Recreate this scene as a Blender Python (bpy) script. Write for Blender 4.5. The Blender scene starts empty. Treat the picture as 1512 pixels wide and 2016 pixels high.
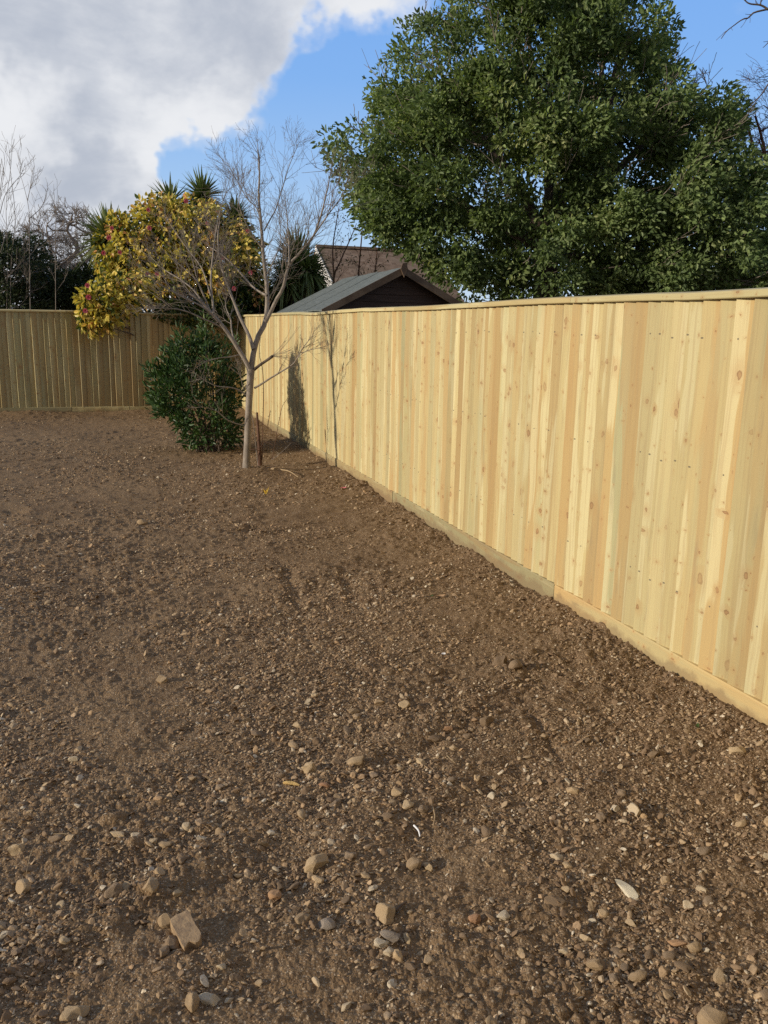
import bpy, math, random
import numpy as np
from math import radians, sin, cos, pi, sqrt, exp

# ------------------------------------------------------------------ camera, world, sun, exposure
scn = bpy.context.scene
COL = scn.collection
YAW, PITCH, ROLL, HC = 18.76, 12.5, 1.11, 1.61
FPX, PCX, PCY = 1632.0, 756.0, 1008.0            # focal length and centre, in pixels of the 1512 x 2016 photograph
FX, CY = 2.56, 16.04                             # plane of the long fence (x) and of the far fence (y)

cam_data = bpy.data.cameras.new("camera")
cam_data.sensor_fit = 'VERTICAL'
cam_data.sensor_height = 36.0
cam_data.sensor_width = 27.0
cam_data.lens = 36.0 * FPX / 2016.0
cam_data.clip_start = 0.05
cam_data.clip_end = 3000
cam = bpy.data.objects.new("camera", cam_data)
COL.objects.link(cam)


def rx(a):
    c, s = cos(a), sin(a)
    return np.array([[1, 0, 0], [0, c, -s], [0, s, c]])


def rz(a):
    c, s = cos(a), sin(a)
    return np.array([[c, -s, 0], [s, c, 0], [0, 0, 1]])


CR = rz(-radians(YAW)) @ rx(pi / 2 - radians(PITCH)) @ rz(radians(ROLL))
CO = np.array([0, 0, HC])
from mathutils import Matrix
cam.matrix_world = Matrix([[*CR[0], 0], [*CR[1], 0], [*CR[2], HC], [0, 0, 0, 1]])
scn.camera = cam

SUN_EL, SUN_BEHIND = 15.0, -3.0                   # elevation; degrees round from -X towards +Y
_s = np.array([-cos(radians(SUN_EL)) * cos(radians(SUN_BEHIND)),
               cos(radians(SUN_EL)) * sin(radians(SUN_BEHIND)), sin(radians(SUN_EL))])
sun_data = bpy.data.lights.new("sun", 'SUN')
sun_data.energy = 4.2
sun_data.angle = radians(2.0)
sun_data.color = (1.0, 0.88, 0.72)
sun = bpy.data.objects.new("sun", sun_data)
COL.objects.link(sun)
from mathutils import Vector
sun.rotation_euler = Vector(_s).to_track_quat('Z', 'Y').to_euler()

scn.view_settings.view_transform = 'Standard'
scn.view_settings.look = 'None'
scn.view_settings.exposure = 0.0
scn.view_settings.gamma = 1.0
scn.render.engine = 'CYCLES'
scn.cycles.max_bounces = 8
scn.cycles.transparent_max_bounces = 8
scn.cycles.use_denoising = False


def ray(px, py):
    return CR @ np.array([(px - PCX) / FPX, -(py - PCY) / FPX, -1.0])


def at(px, py, dep):
    """world point seen at a pixel of the photograph, at a depth in metres"""
    return CO + ray(px, py) * dep


def on_y(px, py, y):
    d = ray(px, py)
    return CO + d * ((y - CO[1]) / d[1])


def depth_y(px, py, y):
    d = ray(px, py)
    return (y - CO[1]) / d[1]


def on_ground(px, py, z=0.0):
    d = ray(px, py)
    return CO + d * ((z - CO[2]) / d[2])


class NT:
    """small helper to write node trees"""

    def __init__(self, tree):
        self.t = tree
        tree.nodes.clear()

    def n(self, kind, **kw):
        nd = self.t.nodes.new(kind)
        for k, v in kw.items():
            if k == 'inp':
                for key, val in v.items():
                    if isinstance(val, bpy.types.NodeSocket):
                        self.t.links.new(val, nd.inputs[key])
                    else:
                        nd.inputs[key].default_value = val
            else:
                setattr(nd, k, v)
        return nd

    def math(self, op, a, b=0.0, c=0.0, clamp=False):
        nd = self.n('ShaderNodeMath', operation=op, use_clamp=clamp, inp={0: a, 1: b, 2: c})
        return nd.outputs[0]

    def vmath(self, op, a, b=(0, 0, 0)):
        nd = self.n('ShaderNodeVectorMath', operation=op, inp={0: a, 1: b})
        return nd.outputs['Value'] if op in ('DOT_PRODUCT', 'LENGTH', 'DISTANCE') else nd.outputs[0]

    def noise(self, vec, scale, detail=4.0, rough=0.55, dist=0.0):
        return self.n('ShaderNodeTexNoise', inp={'Vector': vec, 'Scale': scale, 'Detail': detail, 'Roughness': rough,
                                                 'Distortion': dist}).outputs['Fac']

    def step(self, v, lo, hi):
        return self.n('ShaderNodeMapRange', interpolation_type='SMOOTHSTEP',
                      inp={0: v, 1: lo, 2: hi, 3: 0.0, 4: 1.0}).outputs[0]

    def mix(self, fac, a, b, blend='MIX'):
        nd = self.n('ShaderNodeMix', data_type='RGBA', blend_type=blend)
        for s, v in ((nd.inputs[0], fac), (nd.inputs[6], a), (nd.inputs[7], b)):
            if isinstance(v, bpy.types.NodeSocket):
                self.t.links.new(v, s)
            else:
                s.default_value = v if not isinstance(v, tuple) or len(v) == 4 else (*v, 1)
        return nd.outputs[2]

    def ramp(self, fac, stops, interp='LINEAR'):
        nd = self.n('ShaderNodeValToRGB', inp={0: fac})
        cr = nd.color_ramp
        cr.interpolation = interp
        while len(cr.elements) < len(stops):
            cr.elements.new(0.5)
        for e, (p, c) in zip(cr.elements, stops):
            e.position = p
            e.color = (*c, 1)
        return nd.outputs[0]

    def scale(self, vec, s):
        return self.vmath('MULTIPLY', vec, s)

    def sep(self, vec):
        return self.n('ShaderNodeSeparateXYZ', inp={0: vec}).outputs

    def comb(self, x, y, z=0.0):
        return self.n('ShaderNodeCombineXYZ', inp={0: x, 1: y, 2: z}).outputs[0]

    def bump(self, h, strength, dist):
        return self.n('ShaderNodeBump', inp={'Height': h, 'Strength': strength, 'Distance': dist}).outputs[0]


# ---- sky: Nishita plus a bank of cloud on the left
world = bpy.data.worlds.new("World")
scn.world = world
world.use_nodes = True
w = NT(world.node_tree)
SKY_K = 0.10
CLOUD_LIGHT, CLOUD_DARK = (8.5, 8.6, 8.8, 1), (4.7, 5.1, 5.9, 1)
SKY_LOW, SKY_MID, SKY_UP, SKY_HIGH, SKY_TOP = (6.6, 8.0, 9.8), (4.7, 6.9, 9.9), (2.5, 5.1, 10.0), (1.8, 4.3, 10.0), (1.2, 3.0, 7.2)
sky = w.n('ShaderNodeTexSky', sky_type='NISHITA', sun_disc=False, sun_elevation=radians(SUN_EL),
          sun_rotation=math.atan2(_s[0], _s[1]), altitude=20.0, air_density=1.0, dust_density=0.6, ozone_density=1.6)
gen = w.vmath('NORMALIZE', w.n('ShaderNodeTexCoord').outputs['Generated'])
gx, gy, gz = w.sep(gen)[:3]
den = w.math('ADD', w.math('MAXIMUM', gz, 0.0), 0.18)
plane = w.comb(w.math('DIVIDE', gx, den), w.math('DIVIDE', gy, den), 0.0)
# cloud shapes: wide noise in the sky plane, finer billows on the sphere of directions
n_big = w.noise(plane, 1.3, 6.0, 0.55, 0.2)
n_det = w.noise(w.vmath('MULTIPLY', gen, (1.0, 1.0, 1.7)), 9.0, 9.0, 0.58, 0.15)
n_shade = w.noise(w.vmath('ADD', w.vmath('MULTIPLY', gen, (1.0, 1.0, 1.9)), (4.3, 2.9, 7.0)), 4.6, 8.0, 0.6, 0.25)


wz1 = w.n('ShaderNodeTexNoise', inp={'Vector': gen, 'Scale': 5.0, 'Detail': 5.0, 'Roughness': .6}).outputs['Color']
warped = w.vmath('NORMALIZE', w.vmath('ADD', gen, w.vmath('MULTIPLY', w.vmath('SUBTRACT', wz1, (.5, .5, .5)), (.36, .36, .30))))


def blob(px, py, deg, soft=1.0):
    d = ray(px, py)
    d = d / np.linalg.norm(d)
    c = w.vmath('DOT_PRODUCT', warped, tuple(d))
    return w.step(c, cos(radians(deg * (1 + soft))), cos(radians(deg * max(0.0, 1 - soft))))


def addup(items):
    acc = None
    for b, wt in items:
        v = w.math('MULTIPLY', b, wt)
        acc = v if acc is None else w.math('ADD', acc, v)
    return acc


fill_cloud = w.step(w.vmath('DOT_PRODUCT', gen, tuple(CR @ np.array([-.15, .55, .82]))), .30, .75)      # unseen cloud added overhead and behind the viewer to tint the fill light
cover = addup([(blob(-350, -50, 20, .45), .9), (blob(60, 130, 9, .6), .75), (blob(200, 260, 6, .7), .55), (blob(320, 40, 6.5, .6), .7),
               (blob(540, -20, 5, .6), .75), (blob(690, 0, 3.2, .9), .5), (blob(600, 40, 2.2, .9), .3), (blob(690, 150, 3.0, .8), -.45), (blob(330, 420, 3.0, .8), -.35), (blob(730, 60, 2.0, .9), .25), (blob(320, 200, 3, .9), .3), (blob(440, 188, 1.4, 1), .45),
               (blob(260, 320, 3.0, .9), .35), (blob(50, 380, 7, .7), .6), (blob(160, 440, 5, .8), .4), (blob(240, 430, 3, .9), .25),
               (blob(625, 297, 1.1, 1), .5), (blob(650, 460, 3, .9), .2), (blob(-900, 300, 26, .3), .8), (blob(200, -600, 18, .6), .5), (fill_cloud, 1.2),
               (blob(545, 235, 4.6, .6), -1.0), (blob(440, 290, 2.6, .8), -.45), (blob(650, 170, 2.2, .9), -.4), (blob(480, 330, 4, .8), -.35), (blob(420, 420, 2.5, .8), -.25), (blob(1250, 150, 11, .5), -.6), (blob(730, 370, 3, .9), -.5)])
billow = w.math('ADD', w.math('MULTIPLY', w.math('SUBTRACT', n_big, 0.5), 1.0), w.math('MULTIPLY', w.math('SUBTRACT', n_det, 0.5), 3.3))
dens = w.math('ADD', cover, billow)
veil = w.math('MULTIPLY', w.step(dens, -.25, .55), .30)
mask = w.math('MAXIMUM', w.step(dens, 0.02, 1.15), veil)
core = w.step(dens, 0.45, 1.25)
dark = addup([(blob(150, 375, 4.0, .8), .55), (blob(225, 385, 2.0, .8), .35), (blob(40, 60, 4, .9), .30), (blob(230, 30, 4, .9), .10),
              (blob(215, 225, 3.5, .9), .30), (blob(460, 90, 3.5, .9), .25), (blob(10, 240, 2.5, .9), -.40), (blob(320, 235, 2.5, .9), -.45),
              (blob(600, 90, 2.5, .9), -.3), (blob(700, 45, 2.5, .9), -.3), (blob(640, 0, 3.5, .9), .3), (blob(400, 60, 3, .9), .12), (blob(130, 170, 2.5, .9), -.3), (blob(60, 280, 3, .9), -.35), (blob(110, 120, 3.0, .9), -.25), (blob(430, 190, 1.5, 1), -.3),
              (blob(160, 480, 4, .9), -.5), (blob(290, 340, 2.0, .9), -.25)])
shade = w.step(w.math('ADD', w.math('ADD', dark, w.math('MULTIPLY', core, .22)), w.math('MULTIPLY', w.math('SUBTRACT', n_shade, 0.46), 3.0)), -.25, 1.15)
cl_col = w.mix(shade, CLOUD_LIGHT, CLOUD_DARK)
cl_col = w.mix(fill_cloud, cl_col, (2.6, 2.45, 2.3, 1))       # warm grey for that added bank, so the sky fill is less blue
# the low winter sun leaves the Nishita dome dim: lift it towards the clear blue of the day
blue = w.ramp(gz, [(0.0, SKY_LOW), (.10, SKY_MID), (.26, SKY_UP), (.45, SKY_HIGH), (1.0, SKY_TOP)])
sky_tint = w.mix(.8, sky.outputs[0], blue)
sky_all = w.mix(w.math('MULTIPLY', mask, 0.97), sky_tint, cl_col)
bg = w.n('ShaderNodeBackground', inp={'Color': sky_all, 'Strength': SKY_K})
w.n('ShaderNodeOutputWorld', inp={'Surface': bg.outputs[0]})

# ------------------------------------------------------------------ mesh helpers
RNG = np.random.default_rng(7)


def mesh_np(name, V, faces, mat=None, parent=None, smooth=False, attrs=None, uv=None):
    """V (n,3); faces: list of (m,k) int arrays; attrs: name -> (n,4) per vertex colour; uv: (loops,2)"""
    me = bpy.data.meshes.new(name)
    V = np.ascontiguousarray(V, np.float32)
    faces = [np.asarray(f, np.int32) for f in faces if len(f)]
    me.vertices.add(len(V))
    me.vertices.foreach_set('co', V.ravel())
    loops = np.concatenate([f.ravel() for f in faces])
    tot = np.concatenate([np.full(len(f), f.shape[1], np.int32) for f in faces])
    start = np.concatenate([[0], np.cumsum(tot)[:-1]]).astype(np.int32)
    me.loops.add(len(loops))
    me.loops.foreach_set('vertex_index', loops)
    me.polygons.add(len(tot))
    me.polygons.foreach_set('loop_start', start)
    me.polygons.foreach_set('use_smooth', np.full(len(tot), smooth, bool))
    me.update(calc_edges=True)
    for k, a in (attrs or {}).items():
        at_ = me.attributes.new(k, 'FLOAT_COLOR', 'POINT')
        at_.data.foreach_set('color', np.ascontiguousarray(a, np.float32).ravel())
    if uv is not None:
        l = me.uv_layers.new(name='wood')
        l.data.foreach_set('uv', np.ascontiguousarray(uv, np.float32).ravel())
    if mat:
        me.materials.append(mat)
    o = bpy.data.objects.new(name, me)
    COL.objects.link(o)
    if parent:
        o.parent = parent
    return o


def tag(o, label=None, cat=None, group=None, kind=None):
    if label:
        o['label'] = label
    if cat:
        o['category'] = cat
    if group:
        o['group'] = group
    if kind:
        o['kind'] = kind
    return o


def empty(name, loc=(0, 0, 0)):
    o = bpy.data.objects.new(name, None)
    o.empty_display_size = 0.2
    COL.objects.link(o)
    o.location = loc
    return o


def rehome(root):
    """parts were made in world coordinates: keep them in place under a root with its own location"""
    for c in root.children:
        c.matrix_parent_inverse = Matrix.Translation(-root.location)


class MB:
    """collects shapes into one mesh"""

    def __init__(self):
        self.V, self.F, self.U, self.T, self.n = [], {}, {}, [], 0

    def add(self, V, faces, tone=(0.5, 0.5, 0.5, 1), uv=None):
        V = np.asarray(V, float).reshape(-1, 3)
        for f in faces:
            k = len(f)
            self.F.setdefault(k, []).append([i + self.n for i in f])
        self.V.append(V)
        t = np.asarray(tone, float)
        self.T.append(np.tile(t, (len(V), 1)) if t.ndim == 1 else t)
        self.n += len(V)

    def addnp(self, V, arrs, tone):
        for a in arrs:
            self.F.setdefault(a.shape[1], []).extend((a + self.n).tolist())
        self.V.append(V)
        self.T.append(tone if np.ndim(tone) == 2 else np.tile(np.asarray(tone, float), (len(V), 1)))
        self.n += len(V)

    def box(self, lo, hi, tone=(0.5, 0.5, 0.5, 1)):
        x0, y0, z0 = lo
        x1, y1, z1 = hi
        self.hexa([(x0, y0, z0), (x1, y0, z0), (x1, y1, z0), (x0, y1, z0), (x0, y0, z1), (x1, y0, z1), (x1, y1, z1), (x0, y1, z1)], tone)

    def hexa(self, P, tone=(0.5, 0.5, 0.5, 1)):
        self.add(P, [(0, 3, 2, 1), (4, 5, 6, 7), (0, 1, 5, 4), (1, 2, 6, 5), (2, 3, 7, 6), (3, 0, 4, 7)], tone)

    def build(self, name, mat, parent=None, smooth=False):
        V = np.concatenate(self.V)
        return mesh_np(name, V, [np.array(f) for f in self.F.values()], mat, parent, smooth, {'tone': np.concatenate(self.T)})


def hash2(ix, iy, seed):
    h = (ix.astype(np.int64) * 374761393 + iy.astype(np.int64) * 668265263 + seed * 974634777) & 0xFFFFFFFF
    h = ((h ^ (h >> 13)) * 1274126177) & 0xFFFFFFFF
    h = (h ^ (h >> 16)) & 0xFFFFFFFF
    return h.astype(np.float64) / 4294967295.0


def vnoise(x, y, seed):
    ix, iy = np.floor(x), np.floor(y)
    fx, fy = x - ix, y - iy
    fx = fx * fx * (3 - 2 * fx)
    fy = fy * fy * (3 - 2 * fy)
    a, b = hash2(ix, iy, seed), hash2(ix + 1, iy, seed)
    c, d = hash2(ix, iy + 1, seed), hash2(ix + 1, iy + 1, seed)
    return (a + (b - a) * fx) * (1 - fy) + (c + (d - c) * fx) * fy - 0.5


def domes(x, y, cell, prob, rmin, rmax, seed, squash=0.8):
    """clods: half-round lumps, one per grid cell at most"""
    X, Y = x / cell, y / cell
    ix, iy = np.floor(X), np.floor(Y)
    best = np.zeros_like(x)
    for dx in (-1, 0, 1):
        for dy in (-1, 0, 1):
            jx, jy = ix + dx, iy + dy
            on = hash2(jx, jy, seed + 1)
            cx = jx + 0.15 + 0.7 * hash2(jx, jy, seed + 2)
            cy = jy + 0.15 + 0.7 * hash2(jx, jy, seed + 3)
            r = rmin + (rmax - rmin) * hash2(jx, jy, seed + 4) ** 1.6
            st = 0.75 + 0.5 * hash2(jx, jy, seed + 5)
            q = r * r - (((X - cx) * st) ** 2 + ((Y - cy) / st) ** 2)
            h = np.where((on < prob) & (q > 0), np.sqrt(np.maximum(q, 0)), 0.0) * cell * squash
            best = np.maximum(best, h)
    return best


TREE = on_ground(487, 922, .06)


def ground_base(x, y):
    h = 0.030 * vnoise(x / 1.7, y / 1.7, 1) + 0.022 * vnoise(x / .6, y / .6, 2) + 0.014 * vnoise(x / .23, y / .23, 3)
    # combed ruts running across the plot
    a = radians(28)
    u, v = x * cos(a) + y * sin(a), -x * sin(a) + y * cos(a)
    h = h + 0.032 * vnoise(u / 1.1, v / .12, 11) * np.clip(vnoise(x / 2.2, y / 2.2, 12) + 0.55, 0, 1)
    # soil thrown up against both fences, and a low mound round the tree
    dR = np.clip((FX - x), 0, 5)
    h = h + np.exp(-(dR / 0.22) ** 2) * (0.016 + 0.05 * vnoise(y / .35, x * 0 + 3.3, 13))
    dL = np.clip(CY - y, 0, 9)
    h = h + np.exp(-(dL / 0.5) ** 2) * (0.03 + 0.05 * vnoise(x / .6, y * 0 + 1.1, 14))
    h = h + 0.06 * np.exp(-(((x - TREE[0] - .05) / .42) ** 2 + ((y - TREE[1]) / .30) ** 2))
    # tyre-like grooves on the right half
    for (x0, y0, x1, y1, wd, dp) in ((0.95, 3.9, 1.15, 5.6, .035, .022), (1.35, 4.3, 1.5, 5.4, .04, .018), (0.9, 6.2, 1.6, 7.6, .05, .025),
                                     (-.9, 5.2, .2, 6.0, .07, .03), (-2.2, 7.2, -.8, 7.6, .12, .035), (1.6, 2.5, 1.72, 3.1, .03, .02)):
        L2 = (x1 - x0) ** 2 + (y1 - y0) ** 2
        t = np.clip(((x - x0) * (x1 - x0) + (y - y0) * (y1 - y0)) / L2, 0, 1)
        d = np.hypot(x - x0 - t * (x1 - x0), y - y0 - t * (y1 - y0)) + 0.05 * vnoise(x / .11, y / .11, 15)
        h = h - dp * np.clip(.45 + 1.2 * vnoise(x / .13, y / .13, 16), 0, 1) * np.exp(-(d / wd) ** 2)
    return h


def clod_h(x, y):
    r = np.hypot(x, y)
    patch = np.clip(0.55 + 1.3 * vnoise(x / .8, y / .8, 21) + .7 * vnoise(x / .25, y / .25, 22), 0.1, 1.2)
    near = np.clip((FX - x) / .5, 0, 1)
    patch = patch + 0.5 * (1 - near)
    h = 0.012 * vnoise(x / .09, y / .09, 4) + 0.007 * vnoise(x / .035, y / .035, 5)
    h = h + (0.0050 * vnoise(x / .017, y / .017, 6) + .0036 * vnoise(x / .0085, y / .0085, 7)) * np.clip(1.6 - r / 5, 0, 1)
    c1 = domes(x, y, .085, .36, .16, .46, 31, .66)
    c2 = domes(x, y, .034, .62, .22, .52, 41, .7)
    c3 = domes(x, y, .016, .70, .25, .55, 51, .75) * np.clip(1.7 - r / 4, 0, 1)
    return h + patch * np.maximum(np.maximum(c1 * .75, c2), c3)


def gh(x, y):
    x, y = np.asarray(x, float), np.asarray(y, float)
    return ground_base(x, y) + 0.45 * clod_h(x, y)


# ------------------------------------------------------------------ materials
def new_mat(name):
    m = bpy.data.materials.new(name)
    m.use_nodes = True
    return m, NT(m.node_tree)


def finish(m, nt, color, rough=0.8, normal=None, spec=0.3, transl=0.0, tcol=None):
    inp = {'Base Color': color, 'Roughness': rough, 'Specular IOR Level': spec}
    if normal is not None:
        inp['Normal'] = normal
    b = nt.n('ShaderNodeBsdfPrincipled', inp=inp)
    out = b.outputs[0]
    if transl > 0:
        t = nt.n('ShaderNodeBsdfTranslucent', inp={'Color': tcol if tcol is not None else color})
        out = nt.n('ShaderNodeMixShader', inp={0: transl, 1: out, 2: t.outputs[0]}).outputs[0]
    nt.n('ShaderNodeOutputMaterial', inp={'Surface': out})
    return m


def soil_material():
    m, t = new_mat('soil')
    P = t.n('ShaderNodeNewGeometry').outputs['Position']
    big = t.noise(P, 0.55, 4, .6)
    mid = t.noise(P, 4.0, 5, .6)
    fine = t.noise(P, 60.0, 5, .65)
    grain = t.noise(P, 260.0, 3, .6)
    c = t.mix(t.step(big, .35, .65), (.198, .129, .071), (.250, .166, .091))
    c = t.mix(t.math('MULTIPLY', t.step(mid, .5, .72), .45), c, (.150, .092, .054))
    c = t.mix(t.math('MULTIPLY', t.step(fine, .45, .7), .5), c, (.33, .23, .13))
    c = t.mix(t.math('MULTIPLY', t.step(fine, .5, .3), .5), c, (.112, .070, .042))
    # crumbs and small grit
    for sc, lo, col, seed in ((95.0, .80, (.40, .30, .19), 0.0), (190.0, .78, (.46, .36, .25), 5.3), (48.0, .90, (.38, .27, .16), 2.1)):
        v = t.n('ShaderNodeTexVoronoi', feature='F1', inp={'Vector': t.vmath('ADD', P, (seed, seed, seed)), 'Scale': sc})
        r = t.sep(v.outputs['Color'])[0]
        keep = t.math('MULTIPLY', t.math('GREATER_THAN', r, lo), t.step(v.outputs['Distance'], .42, .30))
        c = t.mix(keep, c, col)
    vb = t.n('ShaderNodeTexVoronoi', feature='F1', inp={'Vector': P, 'Scale': 120.0})
    h = t.math('ADD', t.math('MULTIPLY', fine, .6), t.math('ADD', t.math('MULTIPLY', grain, .45), t.math('MULTIPLY', vb.outputs['Distance'], -.5)))
    return finish(m, t, c, .97, t.bump(h, 1.0, .011), .08)


def pebble_material():
    m, t = new_mat('gravel')
    a = t.n('ShaderNodeAttribute', attribute_name='tone').outputs['Color']
    r, g, b = t.sep(a)[:3]
    P = t.n('ShaderNodeNewGeometry').outputs['Position']
    c = t.ramp(r, [(0.0, (.20, .130, .073)), (.34, (.245, .162, .092)), (.54, (.36, .25, .145)), (.70, (.47, .345, .20)),
                   (.82, (.45, .29, .155)), (.91, (.54, .42, .27)), (.97, (.66, .57, .42))])
    n = t.noise(P, 130.0, 4, .6)
    c = t.mix(t.math('MULTIPLY', t.step(n, .48, .64), .45), c, (.20, .136, .076))
    c = t.mix(t.math('MULTIPLY', g, .25), c, (.10, .068, .045))
    return finish(m, t, c, .8, t.bump(n, .5, .003), .25)


def stone_material(name, stops, mud=.55):
    m, t = new_mat(name)
    oi = t.n('ShaderNodeObjectInfo').outputs['Random']
    P = t.n('ShaderNodeTexCoord').outputs['Object']
    P = t.vmath('ADD', P, t.comb(t.math('MULTIPLY', oi, 9.0), t.math('MULTIPLY', oi, 5.0)))
    c = t.ramp(oi, stops)
    n1 = t.noise(P, 28.0, 5, .6)
    n2 = t.noise(P, 140.0, 4, .6)
    c = t.mix(t.math('MULTIPLY', t.step(n1, .46, .62), mud), c, (.19, .128, .08))
    c = t.mix(t.math('MULTIPLY', t.step(n2, .55, .68), .35), c, (.12, .085, .058))
    h = t.math('ADD', n1, t.math('MULTIPLY', n2, .4))
    return finish(m, t, c, .75, t.bump(h, .55, .006), .3)


def wood_material(name, weather_edge_shade=0.0, fresh=True):
    m, t = new_mat(name)
    uv = t.n('ShaderNodeUVMap', uv_map='wood').outputs[0]
    ta = t.n('ShaderNodeAttribute', attribute_name='tone')
    tone = t.sep(ta.outputs['Color'])
    r, g, b = tone[0], tone[1], tone[2]
    loc = ta.outputs['Alpha']
    u, v = t.sep(uv)[:2]
    # knots first: they bend the grain round themselves
    knots, bend = [], None
    for sc, sv, keepat, rad, warp, off in ((6.5, .55, .60, .055, .20, 0.0), (11.0, .70, .70, .075, .25, 4.7), (24.0, .8, .84, .075, .2, 9.1), (7.5, 1.7, .80, .085, .30, 13.3)):
        vec = t.comb(t.math('MULTIPLY', t.math('ADD', u, off), sc), t.math('MULTIPLY', v, sc * sv))
        wn = t.n('ShaderNodeTexNoise', inp={'Vector': vec, 'Scale': 4.5, 'Detail': 3.0}).outputs['Color']
        vec = t.vmath('ADD', vec, t.scale(t.vmath('SUBTRACT', wn, (.5, .5, .5)), (warp, warp, 0)))
        vo = t.n('ShaderNodeTexVoronoi', feature='F1', voronoi_dimensions='2D', inp={'Vector': vec, 'Scale': 1.0, 'Randomness': 1.0})
        q = t.sep(vo.outputs['Color'])
        on = t.math('MULTIPLY', t.math('GREATER_THAN', q[0], keepat), t.math('ADD', .25, t.math('MULTIPLY', q[2], .75)))
        rr = t.math('MULTIPLY', t.math('ADD', .25, t.math('MULTIPLY', t.math('MULTIPLY', q[1], q[1]), 1.6)), rad)
        d = t.math('DIVIDE', vo.outputs['Distance'], rr)
        core = t.math('MULTIPLY', on, t.step(d, 1.15, .7))
        rim = t.math('MULTIPLY', core, t.step(d, .45, .9))
        halo = t.math('MULTIPLY', on, t.step(d, 5.0, .7))
        knots.append((core, rim, halo))
        k_ = t.math('MULTIPLY', halo, .010)
        bend = k_ if bend is None else t.math('ADD', bend, k_)
    wob = t.noise(t.comb(t.math('MULTIPLY', u, 5.0), t.math('MULTIPLY', v, 1.6)), 1.0, 3, .55)
    uw = t.math('ADD', t.math('ADD', u, bend), t.math('MULTIPLY', t.math('SUBTRACT', wob, .5), .04))
    band = t.noise(t.comb(t.math('MULTIPLY', uw, 8.0), t.math('MULTIPLY', v, .6)), 1.0, 3, .5)
    ring = t.noise(t.comb(t.math('MULTIPLY', uw, 85.0), t.math('MULTIPLY', v, 1.2)), 1.0, 3, .55)
    fib = t.noise(t.comb(t.math('MULTIPLY', uw, 420.0), t.math('MULTIPLY', v, 9.0)), 1.0, 3, .6)
    c = t.ramp(r, [(0.0, (.575, .480, .240)), (.30, (.555, .445, .210)), (.50, (.53, .415, .190)), (.66, (.525, .385, .172)),
                   (.80, (.495, .335, .138)), (.90, (.48, .41, .195)), (1.0, (.44, .40, .205))])
    zone = t.math('ADD', t.math('SUBTRACT', .5, loc), t.math('MULTIPLY', t.math('SUBTRACT', band, .5), 3.2))
    heart = t.math('MULTIPLY', t.step(zone, .14, .26), t.step(r, .18, .5))
    c = t.mix(t.math('MULTIPLY', heart, .62), c, (.475, .305, .125))
    pale = t.math('MULTIPLY', t.step(zone, -.22, -.34), .72)
    c = t.mix(pale, c, (.655, .565, .305))
    c = t.mix(t.math('MULTIPLY', t.step(ring, .47, .63), .34), c, (.40, .275, .13))
    c = t.mix(t.math('MULTIPLY', t.step(fib, .55, .75), .24), c, (.34, .24, .12))
    # green tint and grey staining left by the timber treatment
    st = t.noise(t.comb(t.math('MULTIPLY', u, 5.0), t.math('MULTIPLY', v, .6)), 1.0, 3, .55)
    c = t.mix(t.math('MULTIPLY', t.step(st, .54, .72), .42), c, (.39, .39, .215))
    gr = t.noise(t.comb(t.math('MULTIPLY', u, 14.0), t.math('MULTIPLY', v, 1.3)), 1.0, 5, .62)
    c = t.mix(t.math('MULTIPLY', t.step(gr, .58, .74), .45), c, (.27, .215, .13))
    kh = None
    for core, rim, halo in knots:
        c = t.mix(t.math('MULTIPLY', halo, .50), c, (.47, .285, .115))
        c = t.mix(t.math('MULTIPLY', core, .85), c, (.37, .20, .085))
        c = t.mix(t.math('MULTIPLY', rim, .75), c, (.17, .085, .04))
        kh = core if kh is None else t.math('ADD', kh, core)
    if weather_edge_shade > 0:
        c = t.mix(t.math('MULTIPLY', b, weather_edge_shade), c, (.25, .19, .105))  # weathered tone, and the overlap shade painted along board edges
    bright = t.math('ADD', .79, t.math('MULTIPLY', g, .28))
    c = t.mix(1.0, c, t.n('ShaderNodeCombineColor', inp={0: t.math('MULTIPLY', bright, .965), 1: bright, 2: t.math('MULTIPLY', bright, 1.03)}).outputs[0], 'MULTIPLY')
    P = t.n('ShaderNodeNewGeometry').outputs['Position']
    pz = t.math('ADD', t.sep(P)[2], t.math('MULTIPLY', t.math('SUBTRACT', g, .5), .03))
    lx = t.math('MULTIPLY', t.math('SUBTRACT', loc, .72), .11)
    for z0 in (.42, 1.02, 1.60):
        dz = t.math('SUBTRACT', pz, z0)
        dd = t.math('SQRT', t.math('ADD', t.math('MULTIPLY', lx, lx), t.math('MULTIPLY', dz, dz)))
        c = t.mix(t.math('MULTIPLY', t.step(dd, .0052, .0030), .8), c, (.10, .085, .065))
    mud = t.noise(P, 9.0, 5, .65)
    low = t.step(t.math('SUBTRACT', t.sep(P)[2], t.math('MULTIPLY', mud, .16)), .0, -.05)
    c = t.mix(t.math('MULTIPLY', low, .55), c, (.19, .125, .07))
    h = t.math('ADD', t.math('MULTIPLY', fib, .6), t.math('ADD', t.math('MULTIPLY', ring, .5), t.math('MULTIPLY', kh, .4)))
    return finish(m, t, c, .68, t.bump(h, .25, .003), .25)


def leaf_material(name, stops, rough=.4, transl=.22, spec=.4):
    m, t = new_mat(name)
    r, g, b = t.sep(t.n('ShaderNodeAttribute', attribute_name='tone').outputs['Color'])[:3]
    c = t.ramp(r, stops)
    br = t.math('ADD', .75, t.math('MULTIPLY', g, .5))
    c = t.mix(1.0, c, t.n('ShaderNodeCombineColor', inp={0: br, 1: br, 2: br}).outputs[0], 'MULTIPLY')
    tc = t.mix(1.0, c, (1.2, 1.25, .6, 1), 'MULTIPLY')
    return finish(m, t, c, rough, None, spec, transl, tc)


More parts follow.
